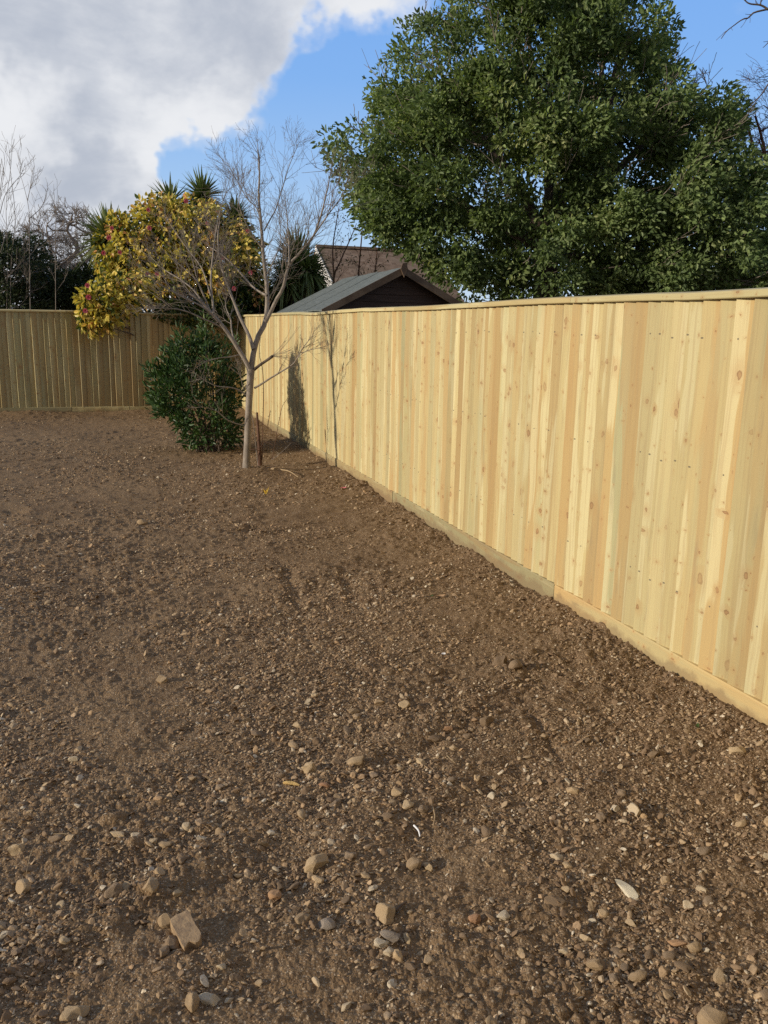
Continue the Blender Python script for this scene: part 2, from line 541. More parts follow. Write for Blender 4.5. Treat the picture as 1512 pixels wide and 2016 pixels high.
def bark_material(name, c1, c2, c3, sc=14.0):
    m, t = new_mat(name)
    P = t.n('ShaderNodeNewGeometry').outputs['Position']
    n1 = t.noise(t.scale(P, (1, 1, .5)), sc, 5, .6)
    n2 = t.noise(t.scale(P, (1, 1, 2.2)), sc * 5, 4, .6)
    c = t.mix(t.step(n1, .38, .62), c1, c2)
    c = t.mix(t.math('MULTIPLY', t.step(n2, .5, .7), .5), c, c3)
    return finish(m, t, c, .85, t.bump(n2, .5, .004), .2)


def plain_noise(name, c1, c2, sc, rough=.8, bumpd=.004, lo=.4, hi=.6, stretch=(1, 1, 1)):
    m, t = new_mat(name)
    P = t.n('ShaderNodeTexCoord').outputs['Object']
    n = t.noise(t.scale(P, stretch), sc, 5, .6)
    c = t.mix(t.step(n, lo, hi), c1, c2)
    return finish(m, t, c, rough, t.bump(n, .4, bumpd), .25)


M = {}
M['soil'] = soil_material()
M['gravel'] = pebble_material()
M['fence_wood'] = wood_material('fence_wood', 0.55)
M['bark'] = bark_material('bark', (.235, .20, .162), (.32, .275, .225), (.14, .118, .095))
M['bark_dark'] = bark_material('bark_dark', (.085, .065, .05), (.13, .10, .08), (.05, .038, .03))
M['twig_grey'] = bark_material('twig_grey', (.19, .16, .135), (.28, .24, .20), (.12, .10, .08), 4)
M['twig_red'] = bark_material('twig_red', (.10, .055, .035), (.15, .085, .055), (.06, .035, .025))
M['oak_leaf'] = leaf_material('oak_leaf', [(0, (.080, .118, .050)), (.45, (.155, .215, .082)), (.8, (.25, .315, .125)), (1, (.34, .36, .18))], .5, .36, .25)
M['laurel_leaf'] = leaf_material('laurel_leaf', [(0, (.026, .060, .020)), (.6, (.055, .105, .032)), (.93, (.10, .155, .048)), (1, (.18, .22, .08))], .45, .18, .28)
M['camellia_leaf'] = leaf_material('camellia_leaf', [(0, (.035, .065, .016)), (.26, (.10, .13, .03)), (.40, (.46, .40, .08)), (.75, (.70, .57, .14)), (.9, (.68, .48, .14)), (1, (.60, .31, .14))], .42, .28, .35)
M['hedge_leaf'] = leaf_material('hedge_leaf', [(0, (.034, .052, .024)), (.7, (.062, .085, .036)), (1, (.10, .115, .055))], .5, .15, .3)
M['sword_leaf'] = leaf_material('sword_leaf', [(0, (.08, .125, .042)), (.6, (.155, .20, .07)), (.9, (.25, .28, .12)), (1, (.32, .27, .14))], .4, .2, .45)
M['petal'] = plain_noise('petal', (.66, .13, .17), (.76, .24, .26), 30, .6)
M['yellow'] = plain_noise('yellow', (.75, .55, .08), (.62, .42, .06), 60, .6)
M['pink'] = plain_noise('pink', (.65, .16, .2), (.7, .28, .3), 60, .6)
M['felt'] = plain_noise('roof_felt', (.105, .122, .116), (.140, .158, .150), 14, .9, .004)
M['shed_wood'] = plain_noise('shed_wood', (.050, .031, .023), (.078, .047, .033), 5, .75, .004, .35, .65, (1, 1, 8))
M['barge_wood'] = plain_noise('barge_wood', (.105, .070, .045), (.165, .115, .075), 6, .75, .004, .35, .65, (1, 1, 1))
M['white_wall'] = plain_noise('white_wall', (.74, .73, .70), (.80, .79, .77), 3, .9)
M['straw'] = plain_noise('straw', (.40, .30, .17), (.30, .21, .12), 40, .8)


def tile_material():
    m, t = new_mat('roof_tile')
    P = t.n('ShaderNodeTexCoord').outputs['Object']
    x, y, z = t.sep(P)[:3]
    row = t.math('FRACT', t.math('DIVIDE', z, .085))
    rown = t.math('FLOOR', t.math('DIVIDE', z, .085))
    col = t.math('FLOOR', t.math('ADD', t.math('DIVIDE', x, .20), t.math('MULTIPLY', rown, .5)))
    rnd = t.n('ShaderNodeTexWhiteNoise', noise_dimensions='2D', inp={'Vector': t.comb(col, rown)}).outputs['Value']
    n = t.noise(P, 1.2, 5, .6)
    c = t.ramp(rnd, [(0, (.20, .135, .092)), (.5, (.27, .185, .125)), (1, (.32, .23, .165))])
    c = t.mix(t.math('MULTIPLY', t.step(n, .45, .65), .4), c, (.17, .13, .085))
    return finish(m, t, c, .9, t.bump(row, .9, .03), .2)


M['roof_tile'] = tile_material()

# ------------------------------------------------------------------ ground (one sheet)
yaw = radians(YAW)
th_in = np.linspace(-radians(41), radians(41), 1000)
th_out = np.linspace(radians(41), 2 * pi - radians(41), 90)[1:-1]
th = np.concatenate([th_in, th_out]) + 0.0
rr = np.concatenate([[.03, .3, .6, .8], np.exp(np.linspace(np.log(.95), np.log(21), 980)), np.exp(np.linspace(np.log(21), np.log(900), 40))[1:]])
TH, RR = np.meshgrid(th, rr)
gx_ = RR * np.sin(TH + yaw)
gy_ = RR * np.cos(TH + yaw)
amp = np.clip((22 - RR) / 6, 0, 1)
sp = np.where(np.abs(((TH + pi) % (2 * pi)) - pi) < radians(41.1), 1.0, 0.0)
gz_ = (ground_base(gx_, gy_) + clod_h(gx_, gy_) * sp) * amp
nr, nc = TH.shape
idx = np.arange(nr * nc).reshape(nr, nc)
nxt = np.roll(idx, -1, axis=1)
F = np.stack([idx[:-1], idx[1:], nxt[1:], nxt[:-1]], -1).reshape(-1, 4)
ground = mesh_np('ground', np.stack([gx_, gy_, gz_], -1).reshape(-1, 3), [F], M['soil'], None, True)
tag(ground, kind='structure')

# ------------------------------------------------------------------ fences
# a fence runs along an axis; p(s, off, z) gives a point: s along the fence, off out of its face towards the garden


def fence(name, label, p, bays, board_dir, tones, grav_tones, top_fn, seed, green_at=()):
    rng = np.random.default_rng(seed)
    root = empty(name, p(bays[0][0], 0, 0))
    tag(root, label, 'fence')
    for bi, (s0, s1) in enumerate(bays):
        V, Fq, UV, T = [], [], [], []
        s = s0
        nv = 0
        while s < s1 - .02:
            wd = min(rng.normal(.099, .007), s1 - s)
            if s1 - s - wd < .04:
                wd = s1 - s
            lap = .014
            a, bq = (s, s + wd + lap) if board_dir > 0 else (s - lap, s + wd)   # thin edge first / thick edge first
            base_t = tones(.5 * (s + s + wd), rng)
            bow = rng.normal(0, .0016, 7)
            lean = rng.normal(0, .0022)
            cup = rng.normal(0, .0016)
            th_hi, th_lo = .0245 + rng.normal(0, .0022 if board_dir > 0 else .0045), .0050 + rng.normal(0, .001)
            zb = .112 + rng.normal(0, .002)
            zt = top_fn(s + wd / 2) - .022
            edge_w = rng.uniform(-.1, .75)
            flip = rng.choice([1, .6, .15, -.6])
            back = -.004 + rng.uniform(0, .003)
            uo, vo = rng.uniform(0, 60), rng.uniform(0, 60)
            K = 7
            for k in range(K):
                f = k / (K - 1)
                z = zb + (zt - zb) * f
                sh = bow[k] * .6 + lean * (f - .5) * 2
                if board_dir > 0:      # thick edge at b, its arris knocked off
                    offs = [(a + sh, th_lo), ((a + bq) / 2 + sh, (th_lo + th_hi) / 2 + cup), (bq - .006 + sh, th_hi), (bq + sh, th_hi - .007)]
                else:
                    offs = [(a + sh, th_hi - .007), (a + .006 + sh, th_hi), ((a + bq) / 2 + sh, (th_lo + th_hi) / 2 + cup), (bq + sh, th_lo)]
                dz = bow[(k + 3) % 7] * .8
                row = [p(q, o + dz, z) for q, o in offs] + [p(bq + sh, back, z), p(a + sh, back, z)]
                V.extend(row)
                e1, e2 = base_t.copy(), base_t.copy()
                e1[2] = min(1, max(0, base_t[2] + (.95 if board_dir > 0 else -.3)))      # overlap shade painted dark on the thick edge; paler on the far fence
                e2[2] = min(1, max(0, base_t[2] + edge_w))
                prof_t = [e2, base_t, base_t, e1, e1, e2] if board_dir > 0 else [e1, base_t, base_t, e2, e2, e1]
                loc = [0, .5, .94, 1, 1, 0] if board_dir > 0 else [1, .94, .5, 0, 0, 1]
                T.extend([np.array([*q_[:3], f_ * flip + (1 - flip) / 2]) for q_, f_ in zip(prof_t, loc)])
            us = [0, (bq - a) / 2, bq - a - .006, bq - a, bq - a + .02, -.02] if board_dir > 0 else [0, .006, (bq - a) / 2, bq - a, bq - a + .02, -.02]
            for k in range(K - 1):
                for j in range(6):
                    j2 = (j + 1) % 6
                    q = [nv + k * 6 + j, nv + k * 6 + j2, nv + (k + 1) * 6 + j2, nv + (k + 1) * 6 + j]
                    Fq.append(q)
                    u0, u1 = us[j], us[j2] if j != 5 else 0.0
                    zz0, zz1 = zb + (zt - zb) * k / (K - 1), zb + (zt - zb) * (k + 1) / (K - 1)
                    UV.extend([(uo + u0, vo + zz0), (uo + u1, vo + zz0), (uo + u1, vo + zz1), (uo + u0, vo + zz1)])
            nv += K * 6
            s += wd
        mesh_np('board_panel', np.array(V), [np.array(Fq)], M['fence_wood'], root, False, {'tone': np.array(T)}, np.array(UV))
        # gravel board at the foot, a long plank with softened edges
        g0, g1 = s0 + .004, s1 - .004
        prof = [(.000, -.12), (.026, -.12), (.0285, .106), (.0255, .1145), (.004, .1165), (.000, .114)]
        plank(root, 'gravel_board', p, g0, g1, prof, grav_tones(bi), lambda q: 0.0, rng, 10)
        # capping rail, sloped top, a little proud of the boards
        pr = [(-.040, -.034), (.044, -.036), (.0475, -.032), (.0475, -.010), (.043, -.0045), (.004, .003), (-.004, .003), (-.040, -.006)]
        plank(root, 'capping_rail', p, s0 + .002, s1 - .002, pr, tones(.5 * (s0 + s1), rng) * np.array([.55, 1, .6, .62]), top_fn, rng, 12)
        # rear rails and post behind the boards
        mb = MB()
        V0 = [p(s1 - .05, -.13, -.3), p(s1 + .05, -.13, -.3), p(s1 + .05, -.03, -.3), p(s1 - .05, -.03, -.3)]
        mb.hexa(V0 + [q + np.array([0, 0, top_fn(s1) + .26]) for q in V0])
        post = mb.build('post', M['barge_wood'], root)
    rehome(root)
    return root


def plank(root, name, p, s0, s1, prof, tone, top_fn, rng, K):
    V, Fq, UV, T = [], [], [], []
    n = len(prof)
    uo, vo = rng.uniform(0, 60), rng.uniform(0, 60)
    per = np.concatenate([[0], np.cumsum([math.dist(prof[i], prof[(i + 1) % n]) for i in range(n)])])
    wav = rng.normal(0, .0012, K + 1)
    for k in range(K + 1):
        s = s0 + (s1 - s0) * k / K
        for (o, z) in prof:
            V.append(p(s, o + wav[k], z + top_fn(s) + wav[(k + 2) % K] * .7))
            T.append(tone)
    for k in range(K):
        for j in range(n):
            j2 = (j + 1) % n
            Fq.append([k * n + j, k * n + j2, (k + 1) * n + j2, (k + 1) * n + j])
            q0, q1 = vo + (s1 - s0) * k / K, vo + (s1 - s0) * (k + 1) / K
            UV.extend([(uo + per[j], q0), (uo + per[j + 1], q0), (uo + per[j + 1], q1), (uo + per[j], q1)])
    e0, e1 = list(range(n)), [K * n + i for i in range(n)][::-1]
    for e in (e0, e1):
        UV.extend([(uo + prof[i % n][0], vo + prof[i % n][1]) for i in range(n)])
    mesh_np(name, np.array(V), [np.array(Fq), np.array([e0, e1])], M['fence_wood'], root, False, {'tone': np.array(T)}, np.array(UV))


def pR(s, off, z):
    # the far third bends very slightly out of line
    kink = -.02 * max(0.0, (s - 10.2)) / 5.8
    return np.array([FX + kink - off, s, z])


def pL(s, off, z):
    return np.array([s, CY - off, z])


def tones_R(s, rng):
    r = rng.choice([rng.uniform(0, .35), rng.uniform(.3, .6), rng.uniform(.6, .82), rng.uniform(.88, 1)], p=[.38, .27, .20, .15])
    if 9.2 < s < 10.4 and rng.random() < .6:
        r = rng.uniform(.9, 1)
    return np.array([r, rng.uniform(0, 1), rng.uniform(0, .25), 1])


def tones_L(s, rng):
    brown = s > -.5
    r = rng.uniform(.6, .86) if brown and rng.random() < .75 else rng.choice([rng.uniform(.2, .6), rng.uniform(.86, 1)])
    return np.array([r, rng.uniform(.2, 1), rng.uniform(.45, 1) if brown else rng.uniform(.05, .5), 1])


def top_R(s):
    return 1.8 + .012 * math.exp(-((s - 10.3) / .5) ** 2) * -1 + .004 * sin(s * 1.7)


def top_L(s):
    return 1.8 + .006 * sin(s * 1.3 + 1) + (.010 if s < .45 else 0)


bays_R = [(-4.78 + 3 * i, -1.78 + 3 * i) for i in range(6)] + [(13.22, 16.0)]
grav_R = lambda i: np.array([[.5, .4, .5, 1], [.2, .3, .2, 1], [.74, .95, .0, .12], [.97, .2, .8, .5], [.62, .3, .75, .4], [.95, .2, .9, .5], [.6, .4, .7, .4]][i])
fence('board_fence', 'long sunlit new timber fence of upright boards running along the right side', pR, bays_R, 1, tones_R, grav_R, top_R, 3)
bays_L = [(-9.55, -6.55), (-6.55, -3.55), (-3.55, -.55), (-.55, .45), (.45, 2.535)]
grav_L = lambda i: np.array([[.9, .4, .5, 1], [.9, .4, .5, 1], [.9, .3, .55, 1], [.05, .9, .0, 1], [.2, .6, .15, 1]][i])
fence('board_fence', 'shaded brownish timber fence across the far end behind the green bush', pL, bays_L, -1, tones_L, grav_L, top_L, 5)

# ------------------------------------------------------------------ tubes (limbs, twigs) and leaves


def resample(P, R, K):
    P, R = np.asarray(P, float), np.asarray(R, float)
    # Catmull-Rom smoothing, then even spacing
    if len(P) > 2:
        Q = np.vstack([2 * P[0] - P[1], P, 2 * P[-1] - P[-2]])
        out, ro = [], []
        for i in range(1, len(Q) - 2):
            for f in np.linspace(0, 1, 6, endpoint=False):
                a, b, c, d = Q[i - 1], Q[i], Q[i + 1], Q[i + 2]
                out.append(.5 * (2 * b + (c - a) * f + (2 * a - 5 * b + 4 * c - d) * f * f + (3 * b - a - 3 * c + d) * f ** 3))
                ro.append(R[i - 1] + (R[i] - R[i - 1]) * f)
        out.append(P[-1])
        ro.append(R[-1])
        P, R = np.array(out), np.array(ro)
    s = np.concatenate([[0], np.cumsum(np.linalg.norm(np.diff(P, axis=0), axis=1))])
    q = np.linspace(0, s[-1], K)
    return np.stack([np.interp(q, s, P[:, i]) for i in range(3)], 1), np.interp(q, s, R)


def tubes(polys, S=4, cap=False):
    """polys: list of (P (K,3), R (K)); all with the same K -> V, quad faces"""
    P = np.stack([a for a, _ in polys])
    R = np.stack([b for _, b in polys])
    N, K, _ = P.shape
    T = np.gradient(P, axis=1)
    T /= np.linalg.norm(T, axis=2, keepdims=True) + 1e-9
    ref = np.where(np.abs(T[:, :1, 2:3]) > .8, np.array([[[1.0, 0, 0]]]), np.array([[[0, 0, 1.0]]]))
    A = np.cross(T, np.broadcast_to(ref, T.shape))
    A /= np.linalg.norm(A, axis=2, keepdims=True) + 1e-9
    B = np.cross(T, A)
    ang = np.arange(S) / S * 2 * pi
    V = P[:, :, None] + R[:, :, None, None] * (np.cos(ang)[None, None, :, None] * A[:, :, None] + np.sin(ang)[None, None, :, None] * B[:, :, None])
    idx = np.arange(N * K * S).reshape(N, K, S)
    n2 = np.roll(idx, -1, axis=2)
    Fq = np.stack([idx[:, :-1], n2[:, :-1], n2[:, 1:], idx[:, 1:]], -1).reshape(-1, 4)
    fs = [Fq]
    if cap:
        fs.append(idx[:, -1].reshape(-1, S))
    return V.reshape(-1, 3), fs


def tube_obj(name, polys, mat, parent, S=4, K=6, cap=False, kind=None):
    V, fs = tubes([resample(p, r, K) for p, r in polys], S, cap)
    o = mesh_np(name, V, fs, mat, parent, True)
    if kind:
        o['kind'] = kind
    return o


def unit(v):
    return v / (np.linalg.norm(v, axis=-1, keepdims=True) + 1e-9)


def grow(out, p, d, L, r, lev, rng, up=.12, angle=(.45, .85), nch=(4, 6), rmin=.002, ratio=.62, wander=.16):
    """a twig as a wandering polyline, with side twigs"""
    n = 5
    pts, rad = [p], [r]
    q, dd = p.copy(), d.copy()
    for i in range(n - 1):
        dd = unit(dd + rng.normal(0, wander, 3) + np.array([0, 0, up]))
        q = q + dd * L / (n - 1)
        pts.append(q)
        rad.append(max(rmin, r * (1 - .75 * (i + 1) / (n - 1))))
    out.append((np.array(pts), np.array(rad)))
    if lev > 0:
        for k in range(rng.integers(nch[0], nch[1] + 1)):
            f = rng.uniform(.2, 1.0)
            i = min(n - 2, int(f * (n - 1)))
            g = f * (n - 1) - i
            b = pts[i] * (1 - g) + pts[i + 1] * g
            t = unit(pts[i + 1] - pts[i])
            side = unit(np.cross(t, rng.normal(0, 1, 3)))
            a = rng.uniform(*angle)
            grow(out, b, unit(t * cos(a) + side * sin(a)), L * rng.uniform(ratio * .7, ratio * 1.15) * (1.15 - .45 * f), max(rmin, r * .55), lev - 1, rng, up, angle, nch, rmin, ratio, wander)


def along(P, R, rng, n, f0=.3, f1=1.0):
    """points and directions along a smooth limb"""
    Q, q = resample(P, R, 40)
    for f in rng.uniform(f0, f1, n):
        i = min(38, int(f * 39))
        yield Q[i], unit(Q[i + 1] - Q[i]), q[i], f


def leaves(pos, axis, normal, length, width, tone, fold=.25, droop=.15, shape=(.30, .72)):
    N = len(pos)
    axis = unit(axis)
    side = unit(np.cross(axis, normal))
    nor = np.cross(side, axis)
    L, W = length[:, None], width[:, None]
    b = pos
    t = pos + axis * L - nor * L * droop
    h = W * fold
    l1 = pos + axis * L * shape[0] + side * W * .5 + nor * h - nor * L * droop * .15
    r1 = pos + axis * L * shape[0] - side * W * .5 + nor * h - nor * L * droop * .15
    l2 = pos + axis * L * shape[1] + side * W * .38 + nor * h * .8 - nor * L * droop * .5
    r2 = pos + axis * L * shape[1] - side * W * .38 + nor * h * .8 - nor * L * droop * .5
    V = np.stack([b, l1, l2, t, r2, r1], 1).reshape(-1, 3)
    base = np.arange(N)[:, None] * 6
    F1 = base + np.array([[0, 1, 2, 3]])
    F2 = base + np.array([[0, 3, 4, 5]])
    return V, [np.concatenate([F1, F2])], np.repeat(tone, 6, axis=0)


def inside(poly, x, y):
    poly = np.asarray(poly, float)
    res = np.zeros(len(x), bool)
    x0, y0 = poly[:, 0], poly[:, 1]
    x1, y1 = np.roll(x0, -1), np.roll(y0, -1)
    for a, b, c, d in zip(x0, y0, x1, y1):
        cond = ((b > y) != (d > y)) & (x < (c - a) * (y - b) / (d - b + 1e-12) + a)
        res ^= cond
    return res


def edge_dist(poly, x, y):
    poly = np.asarray(poly, float)
    best = np.full(len(x), 1e9)
    nxtp = np.roll(poly, -1, axis=0)
    for a, b in zip(poly, nxtp):
        ab = b - a
        t = np.clip(((x - a[0]) * ab[0] + (y - a[1]) * ab[1]) / (ab @ ab), 0, 1)
        best = np.minimum(best, np.hypot(x - a[0] - t * ab[0], y - a[1] - t * ab[1]))
    return best


RIGHT, UPV = CR[:, 0], np.array([0, 0, 1.0])
FWD = unit(np.array([sin(yaw), cos(yaw), 0.0]))


def crown_points(poly, dep, n, thick, rng, shell=.5, margin=0):
    """points through the volume of a crown: outline given at its distance, rounded in depth"""
    poly = np.asarray(poly, float)
    lo, hi = poly.min(0), poly.max(0)
    out = []
    while sum(len(o) for o in out) < n:
        x = rng.uniform(lo[0], hi[0], n * 3)
        y = rng.uniform(lo[1], hi[1], n * 3)
        k = inside(poly, x, y)
        x, y = x[k], y[k]
        e = edge_dist(poly, x, y)
        k = e > margin
        x, y, e = x[k], y[k], e[k]
        em = e * dep / FPX
        half = np.minimum(thick, np.sqrt(np.maximum(0, em * (2 * thick) - em * em * .9)) if True else em)
        half = np.where(em > thick, thick, half)
        s = rng.uniform(-1, 1, len(x))
        s = np.sign(s) * np.abs(s) ** shell
        dz = s * half
        pts = np.stack([at(a, b, dep) for a, b in zip(x, y)]) + FWD[None] * dz[:, None]
        out.append(pts)
    return np.concatenate(out)[:n]


def foliage(name, centres, per, spread, length, width, rng, mat, parent, tone_fn, flat=.8, outward=None, up=.4, droop=.15, lift=.0, shape=(.30, .72), turn=.3, sunward=.45):
    """sprays of leaves round each centre; outward: the crown's middle, leaves turn away from it"""
    P, A, Nn, L, W, T = [], [], [], [], [], []
    for c in centres:
        n = int(per * rng.uniform(.7, 1.3))
        d = unit(rng.normal(0, 1, (n, 3)))
        rad = spread * rng.uniform(.7, 1.25) * rng.uniform(0, 1, (n, 1)) ** .5
        off = d * rad * np.array([1, 1, flat])
        P.append(c + off)
        o = unit(c - outward) if outward is not None else np.zeros(3)
        A.append(d * .8 + o * .5 + rng.normal(0, .45, (n, 3)) + np.array([0, 0, lift]))
        Nn.append(rng.normal(0, .5, (n, 3)) + np.array([0, 0, up]) + d * .35 + o * turn + _s[None] * sunward)
        L.append(length * rng.uniform(.65, 1.25, n))
        W.append(width * rng.uniform(.7, 1.2, n))
        T.append(tone_fn(c, n, off))
    V, fs, T = leaves(np.concatenate(P), np.concatenate(A), np.concatenate(Nn), np.concatenate(L), np.concatenate(W), np.concatenate(T), droop=droop, shape=shape)
    return mesh_np(name, V, fs, mat, parent, False, {'tone': T})


# ------------------------------------------------------------------ the bare tree in front of the far corner
rng = np.random.default_rng(21)
TD = float(-(TREE - CO) @ CR[:, 2])
tb = TREE
bare = empty('bare_tree', (tb[0], tb[1], .03))
tag(bare, 'small leafless garden tree with pale forked trunk standing in the bare soil', 'tree')


def trace(pts, d0, d1):
    n = len(pts)
    return [at(x, y, TD + d0 + (d1 - d0) * (i / (n - 1)) ** 1.2) for i, (x, y) in enumerate(pts)]


px2m = .82 * TD / FPX
trunk_pts = [(485, 930), (485.5, 905), (487, 870), (489, 820), (491, 781), (492.5, 750), (494, 728)]
tube_obj('trunk', [(trace(trunk_pts, 0, 0), [10.5 * px2m, 8.6 * px2m, 8.2 * px2m, 7.8 * px2m, 7.9 * px2m, 8.5 * px2m, 9.5 * px2m])], M['bark'], bare, 14, 26)
limbs = [  # traced in the photograph: points, depth at start and end, radius at start and end (photo pixels), twigs
    ([(493, 738), (486, 715), (469, 687), (454, 663), (433, 635), (412, 611), (395, 593), (372, 577)], 0, -.3, 6.0, 2.2, 12),
    ([(493, 740), (496, 715), (500, 690), (509, 660), (522, 636), (526, 600), (525, 562), (519, 510), (516, 468), (513, 427), (509, 385), (511, 347), (509, 305), (507, 283)], 0, .3, 7.4, .7, 26),
    ([(499, 688), (490, 660), (474, 628), (460, 593), (443, 548), (433, 510), (429, 468), (433, 430)], 0, .5, 4.8, 1.0, 16),
    ([(523, 634), (534, 612), (544, 590), (558, 565), (568, 524), (592, 496), (617, 465), (631, 427), (641, 388), (648, 354)], 0, -.5, 5.0, .8, 20),
    ([(617, 465), (634, 440), (648, 420), (669, 392), (681, 372)], -.35, -.6, 2.0, .7, 9),
    ([(568, 524), (569, 495), (568, 468), (565, 427), (561, 392)], -.25, .2, 2.2, .7, 10),
    ([(526, 582), (510, 574), (495, 562), (474, 538), (450, 513), (429, 496), (412, 486)], .05, .7, 3.0, .9, 8),
    ([(433, 635), (416, 617), (395, 602), (356, 583), (318, 562), (287, 541)], -.15, -.8, 2.6, .7, 14),
    ([(442, 647), (420, 636), (401, 628), (367, 613), (332, 607), (282, 608)], -.1, -.5, 2.3, .7, 14),
    ([(420, 618), (419, 597), (415, 555), (419, 503), (424, 465), (433, 416), (447, 375)], -.2, .25, 2.8, .7, 12),
    ([(412, 609), (398, 575), (384, 548), (349, 517), (315, 486)], -.2, -.5, 2.2, .6, 14),
    ([(415, 583), (407, 556), (395, 524), (363, 482), (325, 427)], -.15, .3, 2.0, .6, 14),
    ([(462, 675), (456, 650), (454, 628), (444, 600), (452, 566)], -.05, .3, 2.2, .7, 8),
    ([(398, 594), (380, 570), (352, 548), (322, 530), (296, 505)], -.25, .1, 2.0, .6, 12),
    ([(520, 454), (533, 430), (544, 409), (558, 364), (570, 325), (588, 282)], .2, .6, 1.8, .6, 10),
    ([(513, 427), (502, 405), (488, 393), (467, 357), (450, 324)], .2, .1, 1.6, .5, 9),
    ([(518, 490), (497, 462), (480, 430), (470, 400), (474, 372)], .15, -.3, 1.7, .5, 9),
    ([(526, 540), (545, 500), (553, 470), (549, 430)], .1, .5, 1.7, .5, 9),
    ([(501, 764), (515, 756), (530, 746), (558, 729), (579, 715), (592, 692), (600, 680), (613, 664)], 0, -.35, 2.6, .6, 10),
    ([(579, 715), (590, 700), (606, 690), (630, 685)], -.3, -.5, 1.2, .5, 6),
    ([(484, 777), (470, 768), (454, 763), (426, 760), (398, 746)], 0, -.2, 2.2, .5, 9),
    ([(482, 838), (465, 834), (447, 826), (426, 809), (398, 801)], 0, -.25, 1.7, .5, 6),
    ([(470, 699), (452, 703), (436, 704), (410, 710), (394, 718)], 0, -.3, 1.6, .5, 7),
    ([(489, 778), (480, 766), (476, 752), (474, 738)], 0, -.12, 1.3, .6, 2),
]
twigs = []
for pts, d0, d1, r0, r1, nt_ in limbs:
    P = trace(pts, d0, d1)
    R = np.linspace(1, 0, len(P)) ** .8 * (r0 - r1) * px2m + r1 * px2m
    tube_obj('limb', [(P, R)], M['bark'], bare, 8, 24)
    for b, t, r, f in along(P, R, rng, int(nt_ * (.75 if pts[-1][0] < 430 else 1.5)), .28):
        if b[2] < 1.05 and r0 > 4:
            continue
        side = unit(np.cross(t, rng.normal(0, 1, 3)))
        a = rng.uniform(.4, .9)
        big = .62 if b[2] > 1.5 else .34
        lev = 2 if big > .5 and rng.random() < .45 else 1
        grow(twigs, b, unit(t * cos(a) + side * sin(a) + np.array([0, 0, .12])), big * (1.1 - .55 * f) * rng.uniform(.5, 1.15), max(.0018, min(r * .55, .004)), lev, rng,
             .05 if b[2] > 1.2 else .0, (.35, .8), (3, 5), .0011, .6, .13)
    end, tdir = P[-1], unit(P[-1] - P[-2])
    for k in range(3):
        grow(twigs, end, unit(tdir + rng.normal(0, .35, 3)), (.26 if end[2] > 1.5 else .2) * rng.uniform(.6, 1.1), .0024, 1, rng, .05, (.35, .8), (3, 4), .0014, .6, .13)
# a sawn-off stub with new shoots at its end
stub = trace([(500, 728), (511, 719), (523, 711), (537, 701)], 0, -.1)
tube_obj('sawn_stub', [(stub, [3.8 * px2m, 3.4 * px2m, 3.2 * px2m, 3.6 * px2m])], M['bark_dark'], bare, 10, 12, True)
for k in range(7):
    grow(twigs, stub[-1] - .01 * RIGHT, unit(RIGHT * .8 + UPV * rng.uniform(-.3, .8) + rng.normal(0, .3, 3)), rng.uniform(.2, .5), .003, 1, rng, .02, (.3, .7), (2, 4), .0014, .6, .12)
tube_obj('twigs', twigs, M['twig_grey'], bare, 3, 5, kind='stuff')
print('bare tree twigs', len(twigs))
rehome(bare)

# thin thorny suckers and an old stump beside the trunk
stumpb = on_ground(511, 918)
st_ = empty('stump_stake', (stumpb[0], stumpb[1], 0))
tag(st_, 'weathered reddish brown stake in the ground just right of the pale trunk', 'stake')
tube_obj('stake_shaft', [([at(512, 925, 9.72), at(511, 890, 9.72), at(508, 845, 9.74), at(506, 812, 9.74)], [.028, .022, .017, .012])], M['twig_red'], st_, 8, 14, True)
rehome(st_)
suck = [([(508, 918), (504, 880), (499, 835), (490, 785), (482, 755)], .0055, 'thin dark bramble stem crossing in front of the pale trunk'),
        ([(516, 905), (517, 850), (519, 770), (516, 720), (510, 695), (513, 660), (511, 600)], .0058, 'tall thin thorny stem just right of the forked trunk'),
        ([(536, 905), (542, 870), (550, 825), (556, 800), (565, 786)], .0045, 'short thorny shoot leaning right between trunk and sunlit fence'),
        ([(527, 838), (530, 820), (532, 808)], .005, 'stubby upright shoot in front of the foot of the sunlit fence'),
        ([(535, 905), (545, 898), (560, 885), (572, 873)], .0036, 'pale fallen stick leaning up to the right near the fence foot'),
        ([(485, 885), (500, 885), (512, 880), (521, 870), (530, 872), (538, 878)], .0032, 'thin arching bramble runner looping low across the trunk base'),
        ([(488, 870), (494, 858), (502, 848)], .003, 'tiny bare shoot on the ground side of the pale trunk')]
for pts, r, lab in suck:
    e = empty('bramble_stem', at(pts[0][0], pts[0][1], 9.5))
    tag(e, lab, 'stem')
    P = [at(x, y, 9.72 - .25 * i / len(pts)) for i, (x, y) in enumerate(pts)]
    V1, f1 = tubes([resample(P, np.linspace(r, r * .5, len(P)), 16)], 5)
    th_ = []
    for b, t, rr_, f in along(P, np.full(len(P), r), rng, 12, .05):
        sd = unit(np.cross(t, rng.normal(0, 1, 3)))
        th_.append((np.array([b, b + sd * .012, b + sd * .022 + t * .006]), np.array([.002, .0015, .0005])))
    V2, f2 = tubes(th_, 3)
    mesh_np('stem', np.vstack([V1, V2]), f1 + [q + len(V1) for q in f2], M['twig_grey'] if 'pale' in lab else M['twig_red'], e, True)
    rehome(e)

